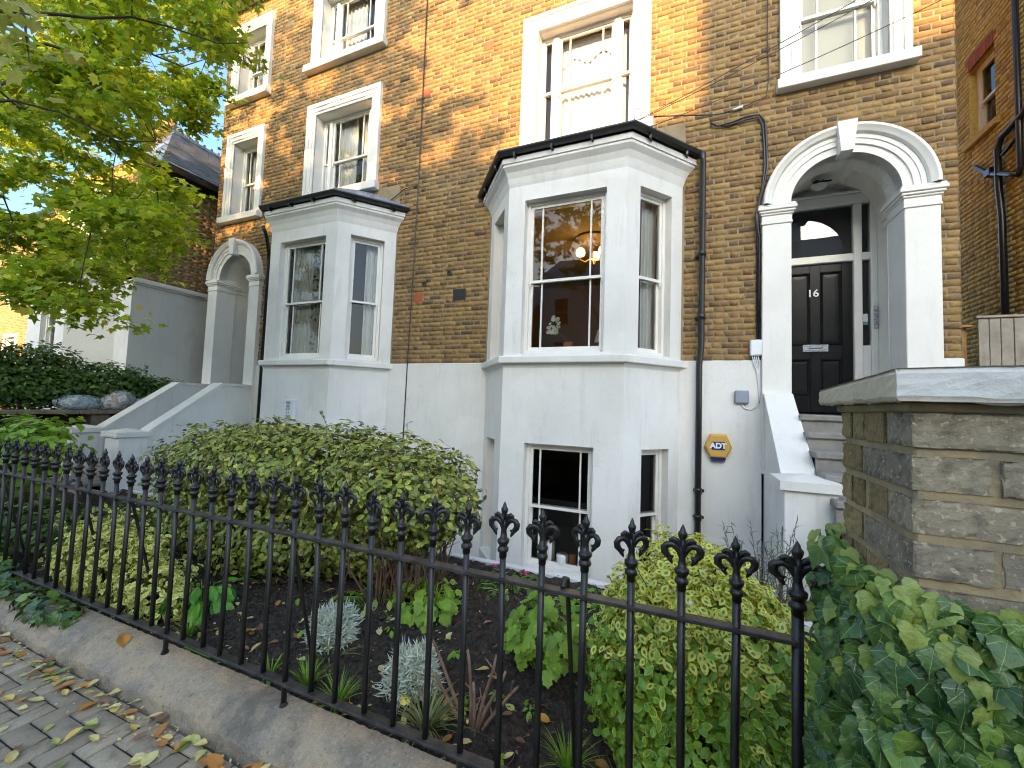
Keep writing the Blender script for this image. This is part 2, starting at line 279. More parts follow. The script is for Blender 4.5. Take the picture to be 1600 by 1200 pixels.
class MB:
    def __init__(s, M=None): s.v = []; s.f = []; s.M = M
    def add(s, vs, fs):
        b = len(s.v)
        s.v += [tuple(x) for x in vs]; s.f += [tuple(i+b for i in f) for f in fs]; return s
    def box(s, x0, x1, y0, y1, z0, z1):
        return s.add([(x0, y0, z0), (x1, y0, z0), (x1, y1, z0), (x0, y1, z0), (x0, y0, z1), (x1, y0, z1), (x1, y1, z1), (x0, y1, z1)],
                     [(0, 3, 2, 1), (4, 5, 6, 7), (0, 1, 5, 4), (1, 2, 6, 5), (2, 3, 7, 6), (3, 0, 4, 7)])
    def bbox(s, x0, x1, y0, y1, z0, z1, c=.004):
        # box with every edge chamfered
        P = []
        for sx in (0, 1):
            for sy in (0, 1):
                for sz in (0, 1):
                    X = (x0, x1)[sx]; Y = (y0, y1)[sy]; Z = (z0, z1)[sz]
                    dx = c if sx == 0 else -c; dy = c if sy == 0 else -c; dz = c if sz == 0 else -c
                    P += [(X, Y+dy, Z+dz), (X+dx, Y, Z+dz), (X+dx, Y+dy, Z)]
        i = lambda a, b, c_, k: ((a*2+b)*2+c_)*3+k
        F = []
        for a in (0, 1):
            q = [i(a, 0, 0, 0), i(a, 1, 0, 0), i(a, 1, 1, 0), i(a, 0, 1, 0)]; F.append(q if a else q[::-1])
            q = [i(0, a, 0, 1), i(0, a, 1, 1), i(1, a, 1, 1), i(1, a, 0, 1)]; F.append(q if a else q[::-1])
            q = [i(0, 0, a, 2), i(1, 0, a, 2), i(1, 1, a, 2), i(0, 1, a, 2)]; F.append(q if a else q[::-1])
        for a in (0, 1):
            for b in (0, 1):
                F.append([i(a, b, 0, 0), i(a, b, 1, 0), i(a, b, 1, 1), i(a, b, 0, 1)])
                F.append([i(a, 0, b, 0), i(a, 1, b, 0), i(a, 1, b, 2), i(a, 0, b, 2)])
                F.append([i(0, a, b, 1), i(1, a, b, 1), i(1, a, b, 2), i(0, a, b, 2)])
                for d in (0, 1): F.append([i(a, b, d, 0), i(a, b, d, 1), i(a, b, d, 2)])
        return s.add(P, F)
    def quad(s, a, b, c, d): return s.add([a, b, c, d], [(0, 1, 2, 3)])
    def prism(s, poly, axis, a, b):
        # poly: 2D points; extruded along axis from a to b
        n = len(poly)
        def p(u, w, t): return {'x': (t, u, w), 'y': (u, t, w), 'z': (u, w, t)}[axis]
        vs = [p(u, w, a) for u, w in poly] + [p(u, w, b) for u, w in poly]
        fs = [tuple(range(n))[::-1], tuple(range(n, 2*n))] + [(i, (i+1) % n, n+(i+1) % n, n+i) for i in range(n)]
        return s.add(vs, fs)
    def tube(s, pts, r, n=6, cap=True, flat=None):
        pts = [Vector(p) for p in pts]; rs = r if isinstance(r, (list, tuple)) else [r]*len(pts)
        b = len(s.v); t0 = None; u = None
        for i, p in enumerate(pts):
            t = (pts[min(i+1, len(pts)-1)]-pts[max(i-1, 0)]).normalized()
            if u is None:
                u = t.orthogonal().normalized() if flat is None else Vector(flat)
            u = (u - t*u.dot(t)); u = u.normalized() if u.length > 1e-6 else t.orthogonal().normalized()
            w = t.cross(u)
            k = 1 if flat is None else .62
            for j in range(n):
                a = 2*math.pi*j/n; s.v.append(tuple(p + u*(rs[i]*k*math.cos(a)) + w*(rs[i]*math.sin(a))))
        for i in range(len(pts)-1):
            for j in range(n):
                a = b+i*n+j; c = b+i*n+(j+1) % n; s.f.append((a, c, c+n, a+n))
        if cap: s.f.append(tuple(range(b+n-1, b-1, -1))); s.f.append(tuple(range(b+(len(pts)-1)*n, b+len(pts)*n)))
        return s
    def lathe(s, prof, c=(0, 0), n=10, sy=1.0):
        b = len(s.v)
        for r, z in prof:
            for j in range(n):
                a = 2*math.pi*j/n; s.v.append((c[0]+r*math.cos(a), c[1]+sy*r*math.sin(a), z))
        for i in range(len(prof)-1):
            for j in range(n):
                a = b+i*n+j; d = b+i*n+(j+1) % n; s.f.append((a, d, d+n, a+n))
        s.f.append(tuple(range(b+n-1, b-1, -1))); s.f.append(tuple(range(b+(len(prof)-1)*n, b+len(prof)*n)))
        return s
    def mesh(s, name, mat, smooth=False):
        vs = s.v if s.M is None else [tuple(s.M @ Vector(v)) for v in s.v]
        me = npmesh(name, vs, s.f, mat, smooth)
        return me
    def build(s, name, mat, parent=None, smooth=False, **k):
        me = s.mesh(name, mat, smooth)
        if smooth == 'auto': pass
        return link(name, me, parent, **k)
def rects_minus(x0, x1, z0, z1, holes):
    xs = sorted({x0, x1, *[min(max(h[i], x0), x1) for h in holes for i in (0, 1)]}); zs = sorted({z0, z1, *[min(max(h[i], z0), z1) for h in holes for i in (2, 3)]})
    out = []
    for a, b in zip(xs, xs[1:]):
        run = None
        for c, d in zip(zs, zs[1:]):
            mx, mz = (a+b)/2, (c+d)/2
            if any(h[0] < mx < h[1] and h[2] < mz < h[3] for h in holes):
                if run: out.append((a, b, *run)); run = None
            else: run = (run[0], d) if run else (c, d)
        if run: out.append((a, b, *run))
    return out
# bricks: Flemish bond laid round the openings
def lay(x0, x1, z0, z1, holes, test=None, pitch=.075, st=.215, hd=.1025, j=.010, seed=1):
    rr = random.Random(seed); out = []; k = 0; z = z0
    while z < z1-.02:
        za, zb = z+j/2, min(z+pitch, z1)-j/2
        x = x0-(k % 2)*(st+hd+2*j)/2-rr.uniform(0, .03); big = True
        while x < x1:
            w = st if big else hd; a, b = max(x+j/2, x0), min(x+w+j/2, x1); x += w+j; big = not big
            segs = [(a, b)]
            for h in holes:
                if h[2] < zb-.02 and h[3] > za+.02:
                    ns_ = []
                    for p, q in segs:
                        if h[1] <= p or h[0] >= q: ns_.append((p, q))
                        else:
                            if h[0] > p: ns_.append((p, h[0]))
                            if h[1] < q: ns_.append((h[1], q))
                    segs = ns_
            for p, q in segs:
                if q-p > .03 and not (test and test(p, q, za, zb)): out.append((p+rr.uniform(0, .004), q-rr.uniform(0, .004), za+rr.uniform(-.001, .004), zb-rr.uniform(-.001, .004)))
        z += pitch; k += 1
    return out
BF = np.array([(4, 5, 6, 7), (0, 1, 5, 4), (1, 2, 6, 5), (2, 3, 7, 6), (3, 0, 4, 7)])
def brick_v(w, h, rs, dep=.010, ch=.0025, jit=.003):
    # local: centre of the face at the origin, face towards -y
    a, c = w/2, h/2; V = np.array([(-a, dep, -c), (a, dep, -c), (a, dep, c), (-a, dep, c), (-a+ch, 0, -c+ch), (a-ch, 0, -c+ch), (a-ch, 0, c-ch), (-a+ch, 0, c-ch)])
    V[4:, 0] += rs.uniform(-jit, jit, 4); V[4:, 2] += rs.uniform(-jit, jit, 4); V[4:, 1] += rs.uniform(-jit, jit, 4)+rs.uniform(-jit, jit)*1.3
    return V
def brickwork(parent, bl, M, mat, n_single, campos=(0, 0, 1.6), name='brick', stuff='brick_courses', sel=None, dep=.010, ch=.0025, jit=.003):
    """the n_single bricks that show largest are objects, the rest one joined part. M maps (x along, y in, z up) to the world"""
    rs = np.random.RandomState(3)
    def score(b):
        p = M @ Vector(((b[0]+b[1])/2, 0, (b[2]+b[3])/2)); d = p-Vector(campos); return -(b[1]-b[0])*(b[3]-b[2])/d.length_squared*abs((M.to_3x3() @ Vector((0, 1, 0))).dot(d.normalized()))
    ok = [b for b in bl if sel is None or sel(b)]; rest = [b for b in bl if sel is not None and not sel(b)]
    ok.sort(key=score); rest += ok[n_single:]; cache = {}
    for b in ok[:n_single]:
        w, h = round(b[1]-b[0], 3), round(b[3]-b[2], 3); key = (w, h, rs.randint(3))
        if key not in cache: cache[key] = npmesh(name, brick_v(w, h, rs, dep, ch, jit), BF, mat)
        o = bpy.data.objects.new(name, cache[key]); COL.objects.link(o)
        o.matrix_basis = M @ Matrix.Translation(((b[0]+b[1])/2, 0, (b[2]+b[3])/2)); setpar(o, parent)
    if rest:
        V = []; 
        for b in rest: V.append(brick_v(b[1]-b[0], b[3]-b[2], rs, dep, ch, jit)+np.array(((b[0]+b[1])/2, 0, (b[2]+b[3])/2)))
        V = np.concatenate(V); Mn = np.array(M); V = V @ Mn[:3, :3].T + Mn[:3, 3]
        F = (BF[None]+8*np.arange(len(rest))[:, None, None]).reshape(-1, 4)
        link(stuff, npmesh(stuff, V, F, mat), parent, kind='stuff')
def frameM(ax, ay, bx, by):
    """local x runs from a to b, local y goes into the wall"""
    d = Vector((bx-ax, by-ay, 0)).normalized(); n = Vector((-d.y, d.x, 0))
    M = Matrix((d, n, Vector((0, 0, 1)))).transposed().to_4x4(); M.translation = (ax, ay, 0); return M
# ---------------------------------------------------------------- windows
def window(parent, M, x0, x1, z0, z1, rec=.13, lights=None, bars=(.16, .84), pm='white_gloss', arch=None, sill=None, name='window', split=.5, reveal='white_paint', rdepth=None):
    """a sash window in an opening of a wall; M maps the wall's frame (x along, y in, z up) to the world"""
    dp = rdepth or rec+.10
    b = MB(M)   # plaster reveal
    b.quad((x0, 0, z0), (x0, dp, z0), (x0, dp, z1), (x0, 0, z1)); b.quad((x1, 0, z0), (x1, 0, z1), (x1, dp, z1), (x1, dp, z0))
    b.quad((x0, 0, z1), (x0, dp, z1), (x1, dp, z1), (x1, 0, z1)); b.quad((x0, 0, z0), (x1, 0, z0), (x1, dp, z0), (x0, dp, z0))
    w = b.build(name, reveal, parent)
    fr = MB(M); f = .045
    fr.bbox(x0, x0+f, rec, rec+.10, z0, z1); fr.bbox(x1-f, x1, rec, rec+.10, z0, z1)
    fr.bbox(x0+f, x1-f, rec+.002, rec+.098, z1-f, z1); fr.bbox(x0+f, x1-f, rec-.025, rec+.098, z0, z0+.05)
    if arch:
        a, t = arch   # architrave: list of (inner, outer) stepped bands round left, top and right
        for (i, o, d) in t:
            mb = MB(M)
            mb.prism([(x0-o, z0-a), (x0-i, z0-a), (x0-i, z1+i), (x1+i, z1+i), (x1+i, z0-a), (x1+o, z0-a), (x1+o, z1+o), (x0-o, z1+o)], 'y', -d, .01)
            mb.build('architrave', reveal, w)
    if sill:
        sx0, sx1, sz0, sz1, sd = sill
        MB(M).bbox(sx0, sx1, -sd, rec, sz0, sz1, .006).build('sill', reveal, w)
    X0, X1, Z0, Z1 = x0+f, x1-f, z0+.05, z1-f
    zones = [(X0, X1, bars)]
    if lights:
        sl, post = lights
        zones = [(X0, X0+sl, ()), (X0+sl+post, X1-sl-post, bars), (X1-sl, X1, ())]
        for a in (X0+sl, X1-sl-post): fr.bbox(a, a+post, rec-.03, rec+.096, Z0+.001, Z1-.001, .02)
    fr.build('window_frame', pm, w)
    zm = Z0+(Z1-Z0)*split
    for (a, c, bs) in zones:
        for (k, zz0, zz1, y) in ((0, zm-.02, Z1, rec+.02), (1, Z0, zm+.02, rec+.058)):
            s = MB(M); st = .04 if c-a > .3 else .02; rb = .05 if k else .035
            s.box(a, a+st, y, y+.034, zz0, zz1); s.box(c-st, c, y, y+.034, zz0, zz1)
            s.box(a+st, c-st, y+.001, y+.033, zz1-.035, zz1); s.box(a+st, c-st, y+.001, y+.033, zz0, zz0+rb)
            ga, gc = a+st, c-st; cuts = [ga]
            for t in bs:
                xb = a+(c-a)*t; s.box(xb-.010, xb+.010, y+.004, y+.030, zz0+rb, zz1-.035); cuts += [xb-.010, xb+.010]
            if k == 0 and c-a > .25:   # sash horns
                for hx in (a+.002, c-.026): s.prism([(hx, zz0), (hx+.024, zz0), (hx+.018, zz0-.055), (hx+.006, zz0-.055)], 'y', y+.002, y+.03)
            cuts.append(gc); s.build('sash', pm, w)
            for p, q in zip(cuts[::2], cuts[1::2]):
                MB(M).quad((p-.004, y+.017, zz0+rb-.004), (q+.004, y+.017, zz0+rb-.004), (q+.004, y+.017, zz1-.031), (p-.004, y+.017, zz1-.031)).build('pane', 'window_glass', w)
    return w
def room(parent, M, x0, x1, z0, z1, y0, y1, mat, name='room'):
    b = MB(M); v = [(x0, y0, z0), (x1, y0, z0), (x1, y1, z0), (x0, y1, z0), (x0, y0, z1), (x1, y0, z1), (x1, y1, z1), (x0, y1, z1)]
    b.add(v, [(0, 1, 2, 3), (7, 6, 5, 4), (5, 6, 2, 1), (6, 7, 3, 2), (7, 4, 0, 3)])
    return b.build(name, mat, parent)
def curtain(label, M, x0, x1, z0, z1, y, mat, amp=.03, waves=6, pinch=0, group=None, drop=None):
    V = []; F = []; nx, nz = int(waves*8), 10
    for i in range(nz+1):
        t = i/nz
        for k in range(nx+1):
            u = k/nx; x = x0+(x1-x0)*(u*(1-pinch*math.sin(t*math.pi)) if pinch >= 0 else 1-(1-u)*(1+pinch*math.sin(t*math.pi)))
            zb = z0 if drop is None else z0+drop*(.5-.5*math.cos(u*math.pi*4))
            V.append(M @ Vector((x, y+amp*math.sin(u*waves*2*math.pi+.7*math.sin(3*t))*(.6+.4*(1-t)), z1-(z1-zb)*t)))
    for i in range(nz):
        for k in range(nx):
            a = i*(nx+1)+k; F.append((a, a+1, a+nx+2, a+nx+1))
    return link('curtain', npmesh('curtain', V, F, mat, True), None, label=label, cat='curtain', group=group)
# ---------------------------------------------------------------- leaves
def fan(outline, base=(0, 0), rims=None, veins=None, fold=.30, droop=0.22, inner=.52):
    """leaf template in local x (side), y (tip): a fan with an inner ring, folded along the midrib, cupped and drooping"""
    n = len(outline); bx, by = base
    pts = [base]+[(bx+(x-bx)*inner, by+(y-by)*inner) for x, y in outline]+list(outline)
    V = np.array([(x, y, 0) for x, y in pts], float); ph = np.linspace(0, 6.283*3, n)
    V[:, 2] = fold*np.abs(V[:, 0])**.8*.75-droop*V[:, 1]**2-.35*droop*V[:, 0]**2*4
    V[n+1:, 2] += .028*np.sin(ph+.6)
    F = [(0, i+1, (i+1) % n+1) for i in range(n)]
    for i in range(n):
        k = (i+1) % n; F += [(i+1, n+1+i, n+1+k), (i+1, n+1+k, k+1)]
    r = np.array([0]+[inner]*n+[1]*n, float) if rims is None else np.array(rims, float)
    v = np.zeros(2*n+1) if veins is None else np.array([veins[0]]+list(veins[1:])*2, float)
    return V, np.array(F), r, v
OVAL = fan([(0, 0), (.13, .12), (.25, .30), (.30, .52), (.25, .76), (.11, .94), (.0, 1.0), (-.11, .94), (-.25, .76), (-.30, .52), (-.25, .30), (-.13, .12)], (0, .5))
ROUND = fan([(0, 0), (.3, .1), (.42, .42), (.34, .78), (.0, .98), (-.34, .78), (-.42, .42), (-.3, .1)], (0, .5))
IVY = fan([(.0, .05), (.12, -.06), (.30, -.07), (.44, .06), (.49, .22), (.40, .36), (.40, .52), (.28, .66), (.13, .82), (.0, 1.0), (-.13, .82), (-.28, .66), (-.40, .52), (-.40, .36), (-.49, .22), (-.44, .06), (-.30, -.07), (-.12, -.06)],
          (0, .10), veins=[1, 0, 0, 0, 0, 1, 0, 1, 0, 0, 1, 0, 0, 1, 0, 1, 0, 0, 0], fold=.22, droop=.34)
LOBED = fan([(0, 0), (.20, -.06), (.36, .04), (.34, .20), (.50, .30), (.48, .50), (.32, .56), (.34, .78), (.16, .84), (0, .98), (-.16, .84), (-.34, .78), (-.32, .56), (-.48, .50), (-.50, .30), (-.34, .20), (-.36, .04), (-.20, -.06)],
            (0, .22), veins=[1, 1, 0, 0, 0, 1, 0, 0, 1, 0, 1, 0, 1, 0, 0, 1, 0, 0, 0], fold=.16, droop=.30)
MAPLE = fan([(0, 0), (.36, .0), (.28, .22), (.52, .52), (.2, .55), (0, 1), (-.2, .55), (-.52, .52), (-.28, .22), (-.36, .0)], (0, .25),
            veins=[1, 0, 1, 0, 1, 0, 1, 0, 1, 0, 1], fold=.15, droop=.2)
TREE = (MAPLE[0][[0]+list(range(11, 21))], np.array([(0, i+1, (i+1) % 10+1) for i in range(10)]), np.array([0]+[1]*10, float), np.zeros(11))
BLADE = fan([(-.05, 0), (.05, 0), (.06, .5), (0, 1), (-.06, .5)], (0, .4), fold=.3, droop=.35)
def leafmesh(tmpl, P, N, T, size, name='leaf', mat=None):
    """P positions, N leaf normals, T tip directions, size lengths -> one joined mesh"""
    V0, F0, rim, vein = tmpl; n = len(P)
    N = N/np.linalg.norm(N, axis=1, keepdims=True); T = T-(T*N).sum(1, keepdims=True)*N; T /= np.linalg.norm(T, axis=1, keepdims=True)+1e-9
    X = np.cross(T, N)
    V = P[:, None]+size[:, None, None]*(V0[None, :, 0, None]*X[:, None]+V0[None, :, 1, None]*T[:, None]+V0[None, :, 2, None]*N[:, None])
    F = (F0[None]+len(V0)*np.arange(n)[:, None, None]).reshape(-1, 3)
    return npmesh(name, V.reshape(-1, 3), F, mat, True, {'rim': np.tile(rim, n), 'vein': np.tile(vein, n)})
def leaves(parent, tmpl, P, N, T, size, mat, n_single=0, name='leaf', stuff='foliage'):
    P, N, T, size = map(np.asarray, (P, N, T, size))
    if n_single:
        d = np.linalg.norm(P-np.array([0, 0, 1.6]), axis=1)/size; od = np.argsort(d); s = od[:n_single]
        base = npmesh(name, tmpl[0], tmpl[1], mat, True, {'rim': tmpl[2], 'vein': tmpl[3]})
        for i in s:
            n = Vector(N[i]).normalized(); t = Vector(T[i]); t = (t-n*t.dot(n)).normalized(); x = t.cross(n)
            M = Matrix((x, t, n)).transposed().to_4x4() @ Matrix.Scale(size[i], 4); M.translation = P[i]
            o = bpy.data.objects.new(name, base); COL.objects.link(o); o.matrix_basis = M; setpar(o, parent)
        r = od[n_single:]; P, N, T, size = P[r], N[r], T[r], size[r]
    if len(P): link(stuff, leafmesh(tmpl, P, N, T, size, stuff, mat), parent, kind='stuff' if parent is not None else None)
def unit(a): return a/(np.linalg.norm(a, axis=-1, keepdims=True)+1e-9)
SHN, SHC, SHR = 205, (-3.9, -9.3, 11.2), (4.4, 2.4, 4.0)
D = 5.64; B = 4.917; TOP = 10.28
M0 = Matrix.Translation((0, D, 0))
def text(name, s, loc, size, mat, parent, rot=(R(90), 0, 0), ext=.003, bold=0, sx=1, align='CENTER'):
    c = bpy.data.curves.new(name, 'FONT'); c.body = s; c.size = size; c.extrude = ext; c.align_x = align; c.align_y = 'CENTER'; c.offset = bold
    t_ = bpy.data.objects.new(name, c); COL.objects.link(t_); me = bpy.data.meshes.new_from_object(t_.evaluated_get(bpy.context.evaluated_depsgraph_get())); bpy.data.objects.remove(t_); me.materials.clear(); me.materials.append(MATS[mat]); me.name = name
    o = bpy.data.objects.new(name, me); COL.objects.link(o); o.location = loc; o.rotation_euler = rot; o.scale = (sx, 1, 1); setpar(o, parent); return o
# ---------------------------------------------------------------- ground
def slab(name, x0, x1, y0, y1, z, mat, t=.1, **k):
    return MB().box(x0, x1, y0, y1, z-t, z).build(name, mat, **k)
slab('ground', -90, 90, -90, 90, -1.3, 'soil', kind='structure')
pav = slab('pavement', -40, 30, -1.6, 1.30, -.012, 'paver_joint', .1, kind='structure')
slab('road', -60, 60, -8.4, -1.75, -.13, 'asphalt', .2, kind='structure')
MB().bbox(-40, 30, -1.75, -1.6, -.3, .0, .015).build('kerb', 'stone_step', kind='structure')
slab('opposite_pavement', -60, 60, -11.2, -8.4, -.01, 'path_paving', .2, kind='structure')
slab('opposite_forecourt', -60, 60, -30, -11.2, .0, 'path_paving', .2, kind='structure')
slab('area_paving', -10.0, 3.6, 3.60, D, -.9, 'path_paving', .2, kind='structure')
slab('side_passage', 2.6, 4.32, D, 16, 1.0, 'path_paving', .3, kind='structure')
slab('neighbour_garden', -30, -10.25, 1.5, 12, .0, 'soil', .3, kind='structure')
# garden soil: lumpy sheet from the railings back to the area
nx, ny = 420, 130; xs = np.linspace(-9.4, 1.0, nx); ys = np.linspace(1.53, 3.62, ny); GX, GY = np.meshgrid(xs, ys)
def soil_z(x, y): return .035+.05*np.sin(1.3*x+.4)*np.sin(1.7*y)+.06*np.clip((y-1.6)/1.2, 0, 1)
GZ = soil_z(GX, GY)+NP.uniform(-1, 1, GX.shape)*.016+.012*np.sin(GX*23+3*np.sin(GY*17))*np.sin(GY*29)
idx = np.arange(nx*ny).reshape(ny, nx)
F = np.stack([idx[:-1, :-1], idx[:-1, 1:], idx[1:, 1:], idx[1:, :-1]], -1).reshape(-1, 4)
link('garden_soil', npmesh('garden_soil', np.stack([GX, GY, GZ], -1).reshape(-1, 3), F, 'soil', False), kind='structure')
MB().box(-9.4, 1.0, 3.60, 3.68, -.95, .12).build('garden_edge_wall', 'white_render', None, label='low white retaining wall behind the planting bed', cat='wall')
# clods
P = np.stack([NP.uniform(-4.5, .5, 2600), 1.58+1.9*NP.rand(2600)**1.4], -1); V = []; F = []
for i, (x, y) in enumerate(P):
    r = .005+.017*NP.rand()**2; z = soil_z(x, y)+r*.3; b = len(V)
    V += [(x+r*NP.uniform(.7, 1.2)*c, y+r*NP.uniform(.7, 1.2)*s, z+r*k) for c, s, k in ((1, 0, 0), (0, 1, 0), (-1, 0, 0), (0, -1, 0), (0, 0, .9), (0, 0, -.9))]
    F += [tuple(b+j for j in f) for f in ((0, 1, 4), (1, 2, 4), (2, 3, 4), (3, 0, 4), (1, 0, 5), (2, 1, 5), (3, 2, 5), (0, 3, 5))]
link('soil_clods', npmesh('soil_clods', V, F, 'soil'), kind='stuff')
# herringbone block paving
ox, oy, u = -3.10, 1.136, .1; H = []
for i in range(-25, 42):
    for k in range(-14, 2):
        d = (i-k) % 4; x, y = ox+i*u, oy+k*u
        if d == 0: q = (x, x+2*u, y, y+u)
        elif d == 3: q = (x, x+u, y, y+2*u)
        else: continue
        q = (q[0], q[1], q[2], min(q[3], 1.30))
        if q[3]-q[2] > .02: H.append(q)
def paver_v(w, h):
    a, b = w/2-.0048, h/2-.0048; c = .005
    return np.array([(-a, -b, -.03), (a, -b, -.03), (a, b, -.03), (-a, b, -.03), (-a, -b, -c), (a, -b, -c), (a, b, -c), (-a, b, -c), (-a+c, -b+c, 0), (a-c, -b+c, 0), (a-c, b-c, 0), (-a+c, b-c, 0)])
PF = np.array([(8, 9, 10, 11), (0, 1, 5, 4), (1, 2, 6, 5), (2, 3, 7, 6), (3, 0, 4, 7), (4, 5, 9, 8), (5, 6, 10, 9), (6, 7, 11, 10), (7, 4, 8, 11)])
H.sort(key=lambda q: ((q[0]+q[1])/2+2.4)**2*.35+((q[2]+q[3])/2-1.05)**2*3)
cache = {}; restV = []
for n_, q in enumerate(H):
    w, h = round(q[1]-q[0], 3), round(q[3]-q[2], 3); cx, cy = (q[0]+q[1])/2, (q[2]+q[3])/2; z = rnd.uniform(-.003, .003)
    if n_ < 300:
        if (w, h) not in cache: cache[(w, h)] = npmesh('paver', paver_v(w, h), PF, 'paver')
        o = bpy.data.objects.new('paver', cache[(w, h)]); COL.objects.link(o); o.location = (cx, cy, z); o.rotation_euler = (rnd.uniform(-.012, .012), rnd.uniform(-.012, .012), rnd.uniform(-.01, .01)); setpar(o, pav)
    else: restV.append(paver_v(w, h)+np.array((cx, cy, z)))
link('paver_field', npmesh('paver_field', np.concatenate(restV), (PF[None]+12*np.arange(len(restV))[:, None, None]).reshape(-1, 4), 'paver'), pav, kind='stuff')
# concrete plinth under the railings: worn, sloping to the pavement
nx = 560; xs = np.linspace(-9.5, .36, nx); prof = [(1.318, -.06), (1.320, .0), (1.322, .038), (1.332, .056), (1.352, .066), (1.375, .078), (1.40, .092), (1.43, .106), (1.46, .118), (1.49, .125), (1.52, .128), (1.56, .130), (1.57, .05), (1.575, -.1)]
V = []
for i, x in enumerate(xs):
    w1 = .010*math.sin(x*2.1)+.006*math.sin(x*7.7+1)+.004*math.sin(x*19)+.003*math.sin(x*47); lip = -.012*max(0, math.sin(x*3.3+.5)*math.sin(x*11.0))**2
    for k, (y, z) in enumerate(prof):
        V.append((x, y+(w1 if 0 < k < 5 else 0)+rnd.uniform(-.002, .002), z+(.5*w1+lip if 1 < k < 6 else 0)+rnd.uniform(-.0022, .0022)))
n = len(prof); F = [(i*n+k, (i+1)*n+k, (i+1)*n+k+1, i*n+k+1) for i in range(nx-1) for k in range(n-1)]
link('concrete_plinth', npmesh('concrete_plinth', V, F, 'concrete', False), None, label='worn concrete plinth under the black railings', cat='plinth')

# ---------------------------------------------------------------- the pair of houses
def offs(P, d):
    """offset the open plan line outwards; both ends stay on the wall"""
    L = []
    for a, b in zip(P, P[1:]):
        t = Vector((b[0]-a[0], b[1]-a[1])).normalized(); nrm = Vector((t.y, -t.x)); L.append((Vector(a)+nrm*d, t))
    out = [L[0][0]+L[0][1]*((P[0][1]-L[0][0].y)/L[0][1].y)]
    for (p, t), (q, s) in zip(L, L[1:]):
        k = ((q-p).x*s.y-(q-p).y*s.x)/(t.x*s.y-t.y*s.x); out.append(p+t*k)
    out.append(L[-1][0]+L[-1][1]*((P[-1][1]-L[-1][0].y)/L[-1][1].y)); return [(v.x, v.y) for v in out]
def band(mb, P, d0, z0, d1, z1):
    a, b = offs(P, d0), offs(P, d1); n = len(a)
    mb.add([(x, y, z0) for x, y in a]+[(x, y, z1) for x, y in b], [(i, i+1, n+i+1, n+i) for i in range(n-1)])
def deck(mb, P, d, z, up=True):
    a = offs(P, d); mb.add([(x, y, z) for x, y in a], [tuple(range(len(a))) if up else tuple(range(len(a)))[::-1]])
